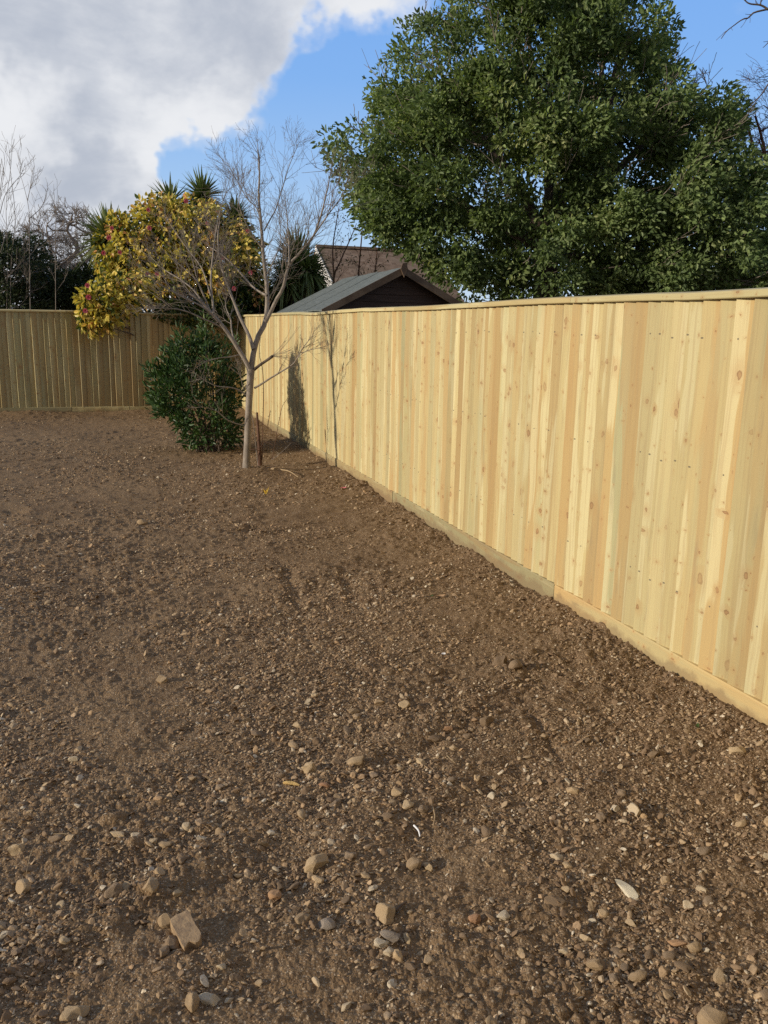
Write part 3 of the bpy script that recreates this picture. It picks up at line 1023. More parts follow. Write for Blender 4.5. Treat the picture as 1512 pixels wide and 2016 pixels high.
# ------------------------------------------------------------------ laurel bush by the tree
rng = np.random.default_rng(33)
LD = 10.95
lb = on_ground(415, 888)
bush = empty('laurel_bush', (lb[0], lb[1], 0))
tag(bush, 'dark green glossy evergreen bush growing from the soil left of the bare tree', 'bush')
poly = [(352, 662), (372, 700), (392, 672), (418, 668), (440, 690), (452, 712), (462, 750), (466, 790), (472, 800), (476, 830), (466, 850), (455, 872), (450, 890), (425, 893), (395, 885),
        (378, 900), (366, 862), (350, 835), (312, 815), (290, 796), (310, 776), (304, 752), (318, 730), (335, 728), (345, 700)]
cen = crown_points(poly, LD, 290, .5, rng, .6, 2)
tips = [at(x, y, LD - .1) for x, y in ((355, 655), (357, 675), (402, 632), (405, 650), (440, 690), (335, 700), (395, 668), (464, 672), (322, 735), (300, 790))]
cen = np.vstack([cen[:215], tips])
shoots = []
for c in crown_points(poly, LD, 70, .5, rng, .4, 0):
    dv = unit(unit(c - at(410, 810, LD)) * .7 + UPV * .75 + rng.normal(0, .25, 3))
    shoots += [c + dv * q for q in (.0, .06, .12, .18)]
shoots = np.array(shoots)
mid = at(410, 790, LD)
foliage('foliage', list(cen) + list(shoots), 10, .095, .092, .03, rng, M['laurel_leaf'], bush,
        lambda c, n, o: np.stack([np.clip(rng.normal(.35 + .12 * rng.random() + (.35 if c[2] > 1.45 else 0), .22, n), 0, 1), rng.random(n), rng.random(n), np.ones(n)], 1), 1.0, mid, .3, .12, .55)
polys = []
for k in range(26):
    c = cen[rng.integers(len(cen))]
    b = np.array([lb[0] + rng.normal(0, .1), lb[1] + rng.normal(0, .1), -.05])
    polys.append((np.array([b, b * .6 + c * .4 + np.array([0, 0, .05]), c]), np.array([.012, .008, .003])))
tube_obj('stems', polys, M['bark_dark'], bush, 5, 7)
rehome(bush)

# ------------------------------------------------------------------ camellia behind and over the far fence
rng = np.random.default_rng(44)
KD = 16.6
cb = on_y(400, 640, CY + 1.1)
camel = empty('camellia_bush', (cb[0], cb[1], 0))
tag(camel, 'big yellow leaved flowering bush with pink blooms hanging over the far fence', 'bush')
polyA = [(205, 545), (200, 500), (205, 470), (228, 432), (262, 408), (290, 400), (325, 384), (352, 392), (400, 398), (430, 408), (462, 425), (488, 450), (505, 480), (520, 520),
         (515, 570), (500, 606), (440, 612), (330, 612), (290, 600), (250, 588)]
polyB = [(143, 632), (158, 606), (163, 578), (178, 556), (205, 540), (240, 535), (280, 530), (300, 560), (282, 590), (252, 618), (232, 650), (214, 655), (190, 660), (168, 642)]
KO = depth_y(370, 520, CY + 1.25)
KB = depth_y(200, 600, CY - .22)
KC = depth_y(390, 620, CY - .05)
cA = crown_points(polyA, KO, 470, 1.0, rng, .4, 3)
cB = crown_points(polyB, KB, 150, .35, rng, .6, 2)
midA, midB = at(370, 520, KO + .3), at(220, 600, KB + .2)
# hollows: dark gaps between the clumps
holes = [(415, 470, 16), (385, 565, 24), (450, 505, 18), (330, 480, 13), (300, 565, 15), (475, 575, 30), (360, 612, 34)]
# more leafy sprays on the side towards the garden


def camel_tone(c, n, o, warm):
    low = np.clip((c[2] - 2.0) / 1.2, 0, 1)
    base = rng.choice([rng.uniform(.05, .3), rng.uniform(.4, .62), rng.uniform(.6, .85), rng.uniform(.85, 1.0)], p=warm)
    t = np.clip(rng.normal(base, .12, n), 0, 1)
    g = rng.random(n) < .16
    t[g] = rng.uniform(0, .3, g.sum())
    return np.stack([t, rng.random(n), rng.random(n), np.ones(n)], 1)


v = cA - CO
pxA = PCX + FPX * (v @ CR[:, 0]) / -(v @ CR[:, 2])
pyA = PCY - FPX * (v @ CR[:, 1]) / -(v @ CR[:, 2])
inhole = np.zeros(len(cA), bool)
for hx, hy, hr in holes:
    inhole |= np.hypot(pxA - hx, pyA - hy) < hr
front = (v @ FWD) < KO * .985
fol = [c for c, h in zip(cA, inhole) if not h] + list(crown_points([(300, 420), (400, 405), (470, 435), (500, 490), (490, 560), (420, 590), (330, 560)], KO - .75, 70, .15, rng, .7, 2))
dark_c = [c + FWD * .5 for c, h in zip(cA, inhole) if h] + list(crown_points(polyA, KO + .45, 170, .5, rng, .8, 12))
foliage('foliage', fol, 27, .18, .105, .068, rng, M['camellia_leaf'], camel, lambda c, n, o: camel_tone(c, n, o, [.11, .38, .41, .10]), .9, midA, .1, .25, -.35, turn=.5, sunward=.9)
foliage('shaded_foliage', dark_c, 16, .2, .10, .06, rng, M['camellia_leaf'], camel,  # inner leaves toned dark, painting in the shade of the hollows
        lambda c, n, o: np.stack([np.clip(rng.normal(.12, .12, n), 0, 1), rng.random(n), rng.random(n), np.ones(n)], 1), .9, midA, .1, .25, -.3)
foliage('overhanging_spray', list(cB), 12, .12, .105, .066, rng, M['camellia_leaf'], camel, lambda c, n, o: camel_tone(c, n, o, [.10, .38, .47, .05]), .9, midB, .1, .25, -.35, turn=.5, sunward=.8)
# leafy underside sagging over the fence top, shade put into its leaf tone
polyC = [(285, 600), (330, 590), (420, 596), (480, 600), (485, 630), (455, 652), (430, 640), (395, 648), (350, 640), (320, 634), (300, 622)]
cC = crown_points(polyC, KC, 110, .25, rng, .7, 1)
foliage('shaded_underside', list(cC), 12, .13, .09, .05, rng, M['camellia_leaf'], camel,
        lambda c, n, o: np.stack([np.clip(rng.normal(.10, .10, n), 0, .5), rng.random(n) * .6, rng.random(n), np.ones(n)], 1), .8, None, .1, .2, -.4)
polys = []
base = np.array([cb[0], cb[1], 0])
for c in list(cA[rng.choice(len(cA), 46)]) + list(cB[rng.choice(len(cB), 14)]):
    m_ = base * .45 + c * .55 + np.array([0, 0, .35])
    m_[1] = max(m_[1], CY + .25)
    polys.append((np.array([base + rng.normal(0, .12, 3) * [1, 1, 0], m_, c]), np.array([.03, .018, .004])))
tube_obj('branches', polys, M['bark_dark'], camel, 5, 9, kind='stuff')


def flower(c, r, parent):
    mb = MB()
    for ring_, (n, sc, tilt) in enumerate(((6, 1.0, .25), (5, .7, .8), (3, .4, 1.3))):
        for k in range(n):
            a = k / n * 2 * pi + ring_ * .5 + rng.normal(0, .1)
            o = unit(np.array([cos(a), 0, sin(a)]) * cos(tilt) + np.array([0, -1, 0]) * sin(tilt))
            s = np.cross(o, unit(np.array([-sin(a), .2, cos(a)])))
            t_ = unit(np.array([-sin(a), 0, cos(a)]))
            L, W = r * sc, r * sc * .55
            mb.add([c, c + o * L * .5 + t_ * W, c + o * L + t_ * W * .4 + s * .1 * r, c + o * L - t_ * W * .4 + s * .1 * r, c + o * L * .5 - t_ * W], [(0, 1, 2, 3, 4)])
    return mb.build('flower', M['petal'], parent)


for (x, y, d) in ((292, 413, 16.9), (366, 396, 16.9), (220, 449, 16.9), (204, 498, 16.7), (236, 497, 16.5), (294, 449, 16.7), (290, 540, 16.4), (309, 539, 16.4),
                  (438, 507, 16.6), (460, 568, 16.4), (487, 455, 17.0), (493, 537, 16.7), (174, 585, 15.6), (168, 612, 15.6), (172, 562, 15.7), (214, 468, 16.8), (408, 440, 16.8)):
    flower(at(x, y, d - 16.9 + (KO - .95 if x > 215 else KB + .7)), rng.uniform(.038, .05), camel)
rehome(camel)

# ------------------------------------------------------------------ cordyline palms behind the camellia
rng = np.random.default_rng(55)


def sword_head(c, n, L, W, rng, drop=.35, lean=(0, 0, 0), spread=1.0):
    Vs, Fs, Ts = [], [], []
    m = 0
    for k in range(n):
        z = rng.uniform(-.55, 1) if spread > .9 else rng.uniform(.05, 1)
        a = rng.uniform(0, 2 * pi)
        d = unit(np.array([cos(a) * sqrt(max(0, 1 - z * z)), sin(a) * sqrt(max(0, 1 - z * z)), z]) + np.array(lean))
        l = L * rng.uniform(.75, 1.1)
        side = unit(np.cross(d, UPV + rng.normal(0, .05, 3)))
        bend = drop * rng.uniform(.4, 1.4) * (1.1 - z)
        K = 5
        tone = np.array([np.clip(rng.normal(.45 - .25 * min(z, 0), .25), 0, 1), rng.random(), rng.random(), 1])
        for i in range(K + 1):
            f = i / K
            q = c + d * l * f - UPV * bend * l * f * f
            w_ = W * (.55 + 1.2 * f if f < .35 else 1.0 - .95 * ((f - .35) / .65) ** 1.4)
            nn = np.cross(side, d)
            Vs += [q - side * w_ * .5, q - nn * w_ * .18, q + side * w_ * .5]
            Ts += [tone] * 3
        for i in range(K):
            for j in (0, 1):
                Fs.append([m + i * 3 + j, m + i * 3 + j + 1, m + i * 3 + j + 4, m + i * 3 + j + 3])
        m += (K + 1) * 3
    return np.array(Vs), np.array(Fs), np.array(Ts)


def palm(label, heads, base, mat=M['sword_leaf']):
    root = empty('cordyline_palm', (base[0], base[1], 0))
    tag(root, label, 'palm', 'spiky palms behind the far fence')
    b = np.array([base[0], base[1], -.1])
    fork = b * .35 + heads[0][0] * .65
    fork[2] = heads[0][0][2] * .55
    tube_obj('trunk', [(np.array([b, fork * .5 + b * .5, fork]), np.array([.14, .12, .10]))], M['bark_dark'], root, 8, 8)
    for (c, n, L, W, drop, lean) in heads:
        tube_obj('limb', [(np.array([fork, fork * .4 + c * .6 + np.array([0, 0, .1]), c]), np.array([.09, .08, .06]))], M['bark_dark'], root, 7, 7)
        V, Fq, T = sword_head(c, n, L, W, rng, drop, lean)
        mesh_np('leaf_head', V, [Fq], mat, root, False, {'tone': T})
    rehome(root)
    return root


palm('spiky palm with two leaf heads poking out above the yellow bush', [(at(398, 388, 17.4), 170, .64, .06, .25, (0, 0, .15)), (at(336, 400, 17.3), 130, .58, .06, .25, (-.1, 0, .15))], at(372, 600, 17.4))
palm('spiky palm whose leaf fan sticks out left of the yellow bush', [(at(216, 474, 16.2), 260, .74, .075, .3, (-.12, 0, .0))], at(250, 600, 16.2))
palm('small spiky palm head showing through the bare twigs right of the yellow bush', [(at(462, 432, 17.6), 120, .58, .06, .3, (.1, 0, .1))], at(462, 600, 17.6))
palm('broad drooping spiky palm between bare tree and shed roof', [(at(585, 520, 17.6), 420, .85, .055, .55, (0, 0, -.05)), (at(606, 535, 17.3), 260, .7, .055, .6, (0, 0, -.1)), (at(560, 555, 17.2), 220, .65, .05, .6, (0, 0, -.1)), (at(610, 550, 17.9), 220, .6, .05, .6, (.05, 0, -.1))], at(582, 610, 17.7))

# ------------------------------------------------------------------ dark hedge, bare trees and whips on the far left
rng = np.random.default_rng(66)


def shrub(name, label, cat, poly, dep, n, thick, per, spread, leaf, mat, tone=(.4, .25), shell=.6, group=None, seed_stems=14):
    base = at(np.mean([q[0] for q in poly]), 620, dep)
    root = empty(name, (base[0], base[1], 0))
    tag(root, label, cat, group)
    cen = crown_points(poly, dep, n, thick, rng, shell, 1)
    mid = cen.mean(0)
    foliage('foliage', list(cen), per, spread, leaf, leaf * .5, rng, mat, root,
            lambda c, k, o: np.stack([np.clip(rng.normal(tone[0], tone[1], k), 0, 1), rng.random(k), rng.random(k), np.ones(k)], 1), .9, mid, .3, .15, .1)
    polys = []
    b = np.array([base[0], base[1], -.05])
    for c in cen[rng.choice(len(cen), seed_stems)]:
        polys.append((np.array([b + rng.normal(0, .2, 3) * [1, 1, 0], (b + c) / 2 + np.array([0, 0, .2]), c]), np.array([.04, .025, .006])))
    tube_obj('stems', polys, M['bark_dark'], root, 5, 7)
    rehome(root)
    return root


shrub('evergreen_shrub', 'dark evergreen shrub at the left edge rising behind the far fence', 'shrub', [(-160, 640), (-160, 440), (-40, 450), (20, 470), (60, 462), (100, 505), (110, 640)], 18.0, 520, 1.2, 40, .22, .085, M['hedge_leaf'])
shrub('evergreen_shrub', 'low dark shrub between the left shrub and the yellow bush', 'shrub', [(80, 640), (85, 545), (120, 535), (165, 535), (215, 512), (250, 540), (270, 640)], 19.0, 420, 1.0, 36, .22, .08, M['hedge_leaf'], (.45, .25))
shrub('evergreen_shrub', 'dark shrub filling the corner behind the bare tree and both fences', 'shrub', [(425, 660), (430, 560), (480, 545), (520, 560), (560, 580), (600, 600), (600, 655)], 18.0, 380, .8, 34, .2, .08, M['hedge_leaf'], (.3, .2))


def bare_outline(name, label, poly, dep, base_px, fork_py, n1, n2, n3, rng, mat, r0, thick=1.2, tw_len=.5, rmin=.008, group=None):
    """a bare crown: limbs, branches and twigs that join up towards one trunk inside an outline"""
    b = at(base_px, 640, dep)
    root = empty(name, (b[0], b[1], 0))
    tag(root, label, 'tree', group)
    fork = at(base_px, fork_py, dep)
    b = np.array([b[0], b[1], -.1])
    tube_obj('trunk', [([b, (b + fork) / 2 + rng.normal(0, .1, 3), fork], [r0, r0 * .85, r0 * .7])], mat, root, 8, 8)
    l1 = crown_points(poly, dep, n1, thick, rng, .6, 14)
    l2 = crown_points(poly, dep, n2, thick, rng, .5, 7)
    l3 = crown_points(poly, dep, n3, thick, rng, .4, 1)

    def link(src, parents, ra, rb, wob):
        out = []
        for c in src:
            d = np.linalg.norm(parents - c, axis=1) + .5 * np.maximum(0, np.linalg.norm(parents - fork, axis=1) - np.linalg.norm(c - fork) + .1)
            p0 = parents[int(np.argmin(d))]
            L = np.linalg.norm(c - p0)
            P = [p0] + [p0 + (c - p0) * f + rng.normal(0, wob * L, 3) - UPV * .10 * L * sin(pi * f) for f in (.3, .6, .85)] + [c]
            out.append((P, np.linspace(ra, rb, 5)))
        return out
    A = link(l1, np.array([fork]), r0 * .5, r0 * .22, .06)
    pa = np.concatenate([resample(p, r, 12)[0][3:] for p, r in A])
    B = link(l2, pa, r0 * .2, r0 * .08, .07)
    pb_ = np.concatenate([resample(p, r, 8)[0][2:] for p, r in B])
    C = link(l3, pb_, max(rmin, r0 * .06), rmin, .05)
    tube_obj('limbs', A, mat, root, 6, 12)
    tube_obj('branches', B, mat, root, 4, 9, kind='stuff')
    D = []
    for p, r in C:
        e, t = p[-1], unit(p[-1] - p[-2])
        for k in range(3):
            grow(D, e, unit(t + rng.normal(0, .4, 3)), tw_len * rng.uniform(.5, 1.1), rmin, 1, rng, .03, (.35, .8), (2, 4), rmin * .75, .6, .15)
    tube_obj('twigs', [resample(p, r, 6) for p, r in C] + [resample(p, r, 6) for p, r in D], mat, root, 3, 6, kind='stuff')
    rehome(root)
    return root


bare_outline('bare_tree', 'distant round headed bare tree left of the yellow bush', [(40, 600), (42, 500), (52, 455), (80, 430), (100, 418), (135, 410), (165, 418), (190, 435), (192, 480), (180, 540), (170, 600)], 34, 130, 560, 9, 60, 520, rng, M['twig_grey'], .22, 1.6, .45, .009)
bare_outline('bare_tree', 'distant bare tree behind the dark shrub at left edge', [(-120, 600), (-110, 480), (-60, 430), (0, 440), (40, 455), (62, 500), (62, 600)], 33, -20, 560, 8, 40, 220, rng, M['twig_grey'], .2, 1.6, .45, .009)
# whips at the left edge, near the fence
root = empty('bare_sapling', on_y(10, 612, CY + .6))
tag(root, 'spindly leafless sapling with tall pale whips at the far left edge', 'sapling')
polys = []
WD = 17.0
for pts in ([(12, 640), (15, 540), (14, 470), (12, 400), (20, 340), (25, 285)], [(20, 640), (22, 520), (30, 430), (22, 350), (18, 300), (27, 282)],
            [(60, 640), (58, 500), (58, 430), (54, 395), (42, 350), (32, 322)], [(54, 395), (60, 370), (70, 342)], [(-30, 600), (-10, 460), (2, 360), (10, 310), (-2, 290)],
            [(0, 560), (40, 520), (56, 498)], [(-20, 590), (40, 550), (60, 500)], [(0, 500), (18, 440), (36, 400)], [(14, 612), (40, 600), (64, 572)], [(0, 420), (12, 380), (40, 345), (50, 322)],
            [(58, 430), (80, 410), (88, 395)], [(110, 640), (109, 470), (112, 400), (113, 378)], [(-40, 640), (-30, 500), (-20, 420), (0, 395), (8, 330)]):
    P = [at(x, y, WD + .15 * i) for i, (x, y) in enumerate(pts)]
    R = np.linspace(.008, .003, len(P))
    polys.append((P, R))
tube_obj('stems', polys, M['twig_grey'], root, 5, 16)
tw = []
for P, R in polys:
    for b, t, r, f in along(P, R, rng, 9, .2):
        sd = unit(np.cross(t, rng.normal(0, 1, 3)))
        grow(tw, b, unit(t * .8 + sd * .6 + UPV * .2), rng.uniform(.2, .7), .004, 1, rng, .08, (.3, .7), (1, 3), .0025, .6, .12)
tube_obj('twigs', tw, M['twig_grey'], root, 3, 5, kind='stuff')
rehome(root)

# ------------------------------------------------------------------ the shed beyond the long fence
SY = 12.0
ap = on_y(793, 527, SY)
le = on_y(630, 606, SY)
re_ = on_y(925, 592, SY)
ridge = ap[2]
half = (re_[0] - le[0]) / 2
xc = ap[0]
eave = le[2]
slope = (ridge - eave) / half
LEN = 3.3
shed = empty('garden_shed', (xc, SY + LEN / 2, 0))
tag(shed, 'dark brown wooden garden shed with green felt roof behind the sunlit fence', 'shed')
hw = half - .14
mb = MB()
# lapped boards on the gable: each board overhangs the one below
z = 0.0
bw = .105
zr = lambda x: ridge - .03 - slope * abs(x - xc)
while z < ridge - .06:
    z1 = min(z + bw, ridge - .04)

    def wdt(zz):
        return hw if zz < zr(xc + hw) else max(.01, (ridge - .03 - zz) / slope)
    a, b = wdt(z), wdt(z1)
    y0, y1 = SY + .10, SY + .112
    mb.add([(xc - a, y0, z), (xc + a, y0, z), (xc + b, y1, z1), (xc - b, y1, z1), (xc - a, SY + .14, z), (xc + a, SY + .14, z), (xc + b, SY + .14, z1), (xc - b, SY + .14, z1)],
           [(0, 1, 2, 3), (4, 5, 1, 0), (2, 6, 7, 3)])
    z = z1
for sx in (-1, 1):
    z = 0
    while z < eave:
        x0 = xc + sx * hw
        mb.add([(x0, SY + .12, z), (x0, SY + LEN - .1, z), (x0 - sx * .012, SY + LEN - .1, z + bw), (x0 - sx * .012, SY + .12, z + bw)], [(0, 1, 2, 3)])
        z += bw
mb.add([(xc - hw, SY + LEN - .1, 0), (xc + hw, SY + LEN - .1, 0), (xc + hw, SY + LEN - .1, eave), (xc, SY + LEN - .1, ridge - .04), (xc - hw, SY + LEN - .1, eave)], [(0, 1, 2, 3, 4)])
mb.build('wall', M['shed_wood'], shed)
for sx in (-1, 1):
    mb = MB()
    ov = half + .05
    e = ridge - slope * ov
    P = [(xc, SY - .02, ridge), (xc + sx * ov, SY - .02, e), (xc + sx * ov, SY + LEN, e), (xc, SY + LEN, ridge)]
    # felt with slight sag and a thickness
    n = 10
    V, Fq = [], []
    for i in range(n + 1):
        for j in range(13):
            f, g = i / n, j / 12
            x = xc + sx * ov * f
            zz = ridge - slope * ov * f + .006 * sin(g * 17 + f * 5) - .012 * sin(f * pi)
            V.append((x, SY - .02 + (LEN + .02) * g, zz))
    for i in range(n):
        for j in range(12):
            a = i * 13 + j
            Fq.append((a, a + 1, a + 14, a + 13))
    k = len(V)
    V += [(x, y, zz - .02) for x, y, zz in V]
    Fq += [tuple(q + k for q in f[::-1]) for f in Fq]
    for j in range(12):
        a = n * 13 + j
        Fq.append((a, a + 1, a + 1 + k, a + k))
    for i in range(n):
        a = i * 13
        Fq.append((a, a + 13, a + 13 + k, a + k))
    mb.add(V, Fq)
    # seams of the felt sheets
    for g in (.34, .67):
        y0 = SY + LEN * g
        mb.add([(xc + sx * .02, y0, ridge + .006), (xc + sx * ov, y0, e + .006), (xc + sx * ov, y0 + .02, e + .012), (xc + sx * .02, y0 + .02, ridge + .012), (xc + sx * .02, y0 + .05, ridge + .002), (xc + sx * ov, y0 + .05, e + .002)],
               [(0, 1, 2, 3), (3, 2, 5, 4)])
    mb.build('roof_felt', M['felt'], shed)
    # bargeboard
    mb = MB()
    bb = .105
    x0, x1 = xc + sx * .0, xc + sx * (ov + .01)
    z0, z1 = ridge + .012, ridge - slope * (ov + .01) + .012
    mb.hexa([(x0, SY - .05, z0 - bb), (x1, SY - .05, z1 - bb), (x1, SY - .024, z1 - bb), (x0, SY - .024, z0 - bb), (x0, SY - .05, z0), (x1, SY - .05, z1), (x1, SY - .024, z1), (x0, SY - .024, z0)])
    mb.build('bargeboard', M['barge_wood'], shed)
    mb = MB()
    mb.box((xc + sx * (hw - .03) - .03, SY + .075, 0), (xc + sx * (hw - .03) + .03, SY + .098, eave - .03))
    mb.build('corner_post', M['barge_wood'], shed)
mb = MB()
fz = ridge - .03
mb.add([(xc - .055, SY - .075, fz + .005), (xc, SY - .075, fz - .11), (xc + .055, SY - .075, fz + .005), (xc + .03, SY - .075, fz + .10), (xc - .03, SY - .075, fz + .085),
        (xc - .055, SY - .052, fz + .005), (xc, SY - .052, fz - .11), (xc + .055, SY - .052, fz + .005), (xc + .03, SY - .052, fz + .10), (xc - .03, SY - .052, fz + .085)],
       [(0, 1, 2, 3, 4), (9, 8, 7, 6, 5), (0, 5, 6, 1), (1, 6, 7, 2), (2, 7, 8, 3), (3, 8, 9, 4), (4, 9, 5, 0)])
mb.build('finial', M['barge_wood'], shed)
mb = MB()
for k in range(8):
    mb.box((xc - .75 + k * .095, SY + .085, .1), (xc - .75 + k * .095 + .088, SY + .097, eave - .02))
mb.build('door', M['shed_wood'], shed)
rehome(shed)

# ------------------------------------------------------------------ tiled house behind
HD = 34.0
hl = at(628, 486, HD)
hr = at(850, 486, HD + 1.5)
axis = unit((hr - hl) * np.array([1, 1, 0]))
fwd = np.array([axis[1], -axis[0], 0.0])          # towards the garden
hz = hl[2]
run, drop = 4.0, 2.3
house = empty('house', (hl + hr)[:3] * .5 * np.array([1, 1, 0]))
tag(house, 'neighbouring house with brown tiled roof and white gable behind the shed', 'house')
L_ = np.linalg.norm((hr - hl)[:2])


def hp(a, f, z):
    return hl * np.array([1, 1, 0]) + axis * a + fwd * f + np.array([0, 0, z])


mb = MB()
for sgn in (1, -1):
    A = [hp(-.12, 0, hz), hp(L_, 0, hz), hp(L_, sgn * run, hz - drop), hp(-.12, sgn * run, hz - drop)]
    mb.hexa([q - np.array([0, 0, .10]) for q in A] + A)
roof = mb.build('roof', M['roof_tile'], house)
mb = MB()
mb.hexa([hp(-.12, -.12, hz - .02), hp(L_, -.12, hz - .02), hp(L_, .12, hz - .02), hp(-.12, .12, hz - .02), hp(-.12, -.06, hz + .09), hp(L_, -.06, hz + .09), hp(L_, .06, hz + .09), hp(-.12, .06, hz + .09)])
mb.build('ridge_tiles', M['roof_tile'], roof)
mb = MB()
ww = run - .35
mb.add([hp(0, -ww, 0), hp(0, ww, 0), hp(0, ww, hz - drop - .0), hp(0, 0, hz - .12), hp(0, -ww, hz - drop)], [(0, 1, 2, 3, 4)])
mb.add([hp(L_ - .1, -ww, 0), hp(L_ - .1, ww, 0), hp(L_ - .1, ww, hz - drop), hp(L_ - .1, 0, hz - .12), hp(L_ - .1, -ww, hz - drop)], [(0, 1, 2, 3, 4)])
for sgn in (1, -1):
    mb.add([hp(0, sgn * ww, 0), hp(L_ - .1, sgn * ww, 0), hp(L_ - .1, sgn * ww, hz - drop), hp(0, sgn * ww, hz - drop)], [(0, 1, 2, 3)])
mb.build('wall', M['white_wall'], house)
for sgn in (1,):
    mb = MB()
    A = [hp(-.16, 0, hz + .03), hp(-.16, sgn * run, hz - drop + .03), hp(-.13, sgn * run, hz - drop + .03), hp(-.13, 0, hz + .03)]
    mb.hexa([q - np.array([0, 0, .26]) for q in A] + A)
    mb.build('bargeboard', M['white_wall'], house)
for q in house.children:
    q.matrix_parent_inverse = Matrix.Translation(-house.location)

# thin saplings in front of the house roof
rng = np.random.default_rng(77)
for i, (pts, lab) in enumerate((([(658, 610), (657, 540), (655, 490), (662, 440), (668, 405)], 'thin budding sapling nearest the palm above the shed roof'),
                                ([(655, 570), (668, 520), (690, 470), (702, 440)], 'leaning thin sapling crossing the brown tiled roof'),
                                ([(703, 610), (706, 540), (711, 480), (714, 440), (712, 415)], 'upright thin sapling before the tiled roof left of the gable'),
                                ([(732, 610), (738, 540), (742, 500), (739, 480)], 'short thin sapling close to the shed ridge'))):
    b = at(pts[0][0], pts[0][1], 18.5 + i * .3)
    root = empty('bare_sapling', (b[0], b[1], 0))
    tag(root, lab, 'sapling', 'thin saplings behind the shed')
    P = [np.array([b[0], b[1], -.05])] + [at(x, y, 18.5 + i * .3) for x, y in pts]
    tube_obj('stem', [(P, np.linspace(.03, .007, len(P)))], M['twig_red'], root, 5, 18)
    tw = []
    for q, t, r, f in along(P, np.full(len(P), .012), rng, 16, .55):
        sd = unit(np.cross(t, rng.normal(0, 1, 3)))
        grow(tw, q, unit(t * .6 + sd * .7 + UPV * .2), rng.uniform(.2, .6), .006, 1, rng, .05, (.4, .9), (1, 3), .003, .55, .18)
    tube_obj('twigs', tw, M['twig_red'], root, 3, 5, kind='stuff')
    tips = [p_[-1] for p_, _ in tw]
    bd = foliage('buds', tips, 2, .03, .05, .03, rng, M['hedge_leaf'], root, lambda c, n, o: np.stack([rng.uniform(.3, 1, n), rng.random(n), rng.random(n), np.ones(n)], 1), 1, None, .3)
    bd['kind'] = 'stuff'
    rehome(root)

# ------------------------------------------------------------------ the great evergreen tree beyond the long fence
rng = np.random.default_rng(88)
OD = 20.0
ob = at(1085, 620, OD)
oak = empty('evergreen_tree', (ob[0], ob[1], 0))
tag(oak, 'huge dark green evergreen tree with spreading crown beyond the sunlit fence', 'tree')
poly = [(858, -10), (845, 25), (800, 45), (782, 80), (790, 105), (745, 118), (733, 150), (748, 175), (712, 185), (700, 215), (680, 235), (678, 255), (640, 262), (632, 285), (648, 310), (662, 330),
        (668, 362), (690, 380), (690, 402), (722, 415), (716, 440), (728, 468), (748, 482), (790, 496), (812, 506), (830, 530), (850, 560), (880, 590), (900, 640), (1560, 640), (1555, 520), (1530, 470), (1520, 420), (1500, 395), (1510, 330), (1480, 290),
        (1455, 262), (1462, 215), (1450, 172), (1425, 180), (1412, 215), (1380, 190), (1360, 160), (1345, 135), (1318, 130), (1308, 100), (1345, 62), (1338, 34), (1300, 30), (1310, -40), (1260, -110), (1150, -170), (1010, -180), (900, -120)]
boughs = crown_points(poly, OD, 215, 3.0, rng, .42, 34)
sprays = []
for b in boughs:
    r = rng.uniform(.55, 1.15)
    n = rng.integers(7, 13)
    light = rng.normal(0, .13)
    d = unit(rng.normal(0, 1, (n, 3)))
    off = d * r * rng.uniform(.35, 1, (n, 1)) * np.array([1, 1, .62])
    sprays += [(b + o, light) for o in off]
edge = crown_points(poly, OD, 420, 2.6, rng, .5, 6)
sprays += [(c, rng.normal(0, .1)) for c in edge]
for sub, k in (([(1240, 600), (1250, 330), (1340, 230), (1440, 185), (1450, 230), (1510, 340), (1540, 420), (1540, 600)], 190), ([(690, 400), (760, 380), (900, 420), (960, 560), (880, 560), (800, 490), (730, 470)], 80)):
    sprays += [(c, rng.normal(.03, .12)) for c in crown_points(sub, OD - 1.6, k, 1.2, rng, .6, 4)]
v = np.array([c for c, _ in sprays]) - CO
pxs = PCX + FPX * (v @ CR[:, 0]) / -(v @ CR[:, 2])
pys = PCY - FPX * (v @ CR[:, 1]) / -(v @ CR[:, 2])
keep = inside(poly, pxs, pys)
sprays = [s for s, k in zip(sprays, keep) if k]
mid = at(1090, 330, OD)
light_of = {tuple(np.round(c, 4)): l for c, l in sprays}


def oak_tone(c, n, o):
    base = rng.choice([.22, .42, .62], p=[.36, .42, .22]) + light_of[tuple(np.round(c, 4))]
    t = np.clip(rng.normal(base, .16, n), 0, 1)
    return np.stack([t, rng.random(n), rng.random(n), np.ones(n)], 1)


print('sprays', len(sprays))
foliage('crown', [c for c, _ in sprays], 58, .34, .125, .064, rng, M['oak_leaf'], oak, oak_tone, .75, mid, .25, .2, .05)
# trunk and limbs
tb_ = np.array([ob[0], ob[1], -.2])
fork = [at(1075, 470, OD), at(1110, 400, OD + .5), at(1040, 380, OD - .4)]
tube_obj('trunk', [([tb_, tb_ * .6 + fork[0] * .4, fork[0]], [.42, .34, .28])], M['bark_dark'], oak, 12, 12)
limb_px = [[(1075, 470), (1010, 350), (930, 250), (870, 150), (855, 40)], [(1075, 470), (1080, 330), (1060, 200), (1040, 60), (1050, -80)], [(1075, 480), (1130, 330), (1170, 200), (1200, 90), (1250, 10)],
           [(1080, 480), (1180, 370), (1270, 280), (1340, 200), (1400, 190)], [(1080, 500), (1220, 430), (1340, 380), (1430, 300), (1470, 260)], [(1070, 490), (940, 420), (840, 365), (775, 335), (715, 312)],
           [(1090, 500), (1180, 330), (1215, 120), (1260, 60)], [(1090, 510), (1250, 500), (1400, 460), (1490, 420)]]
lims = []
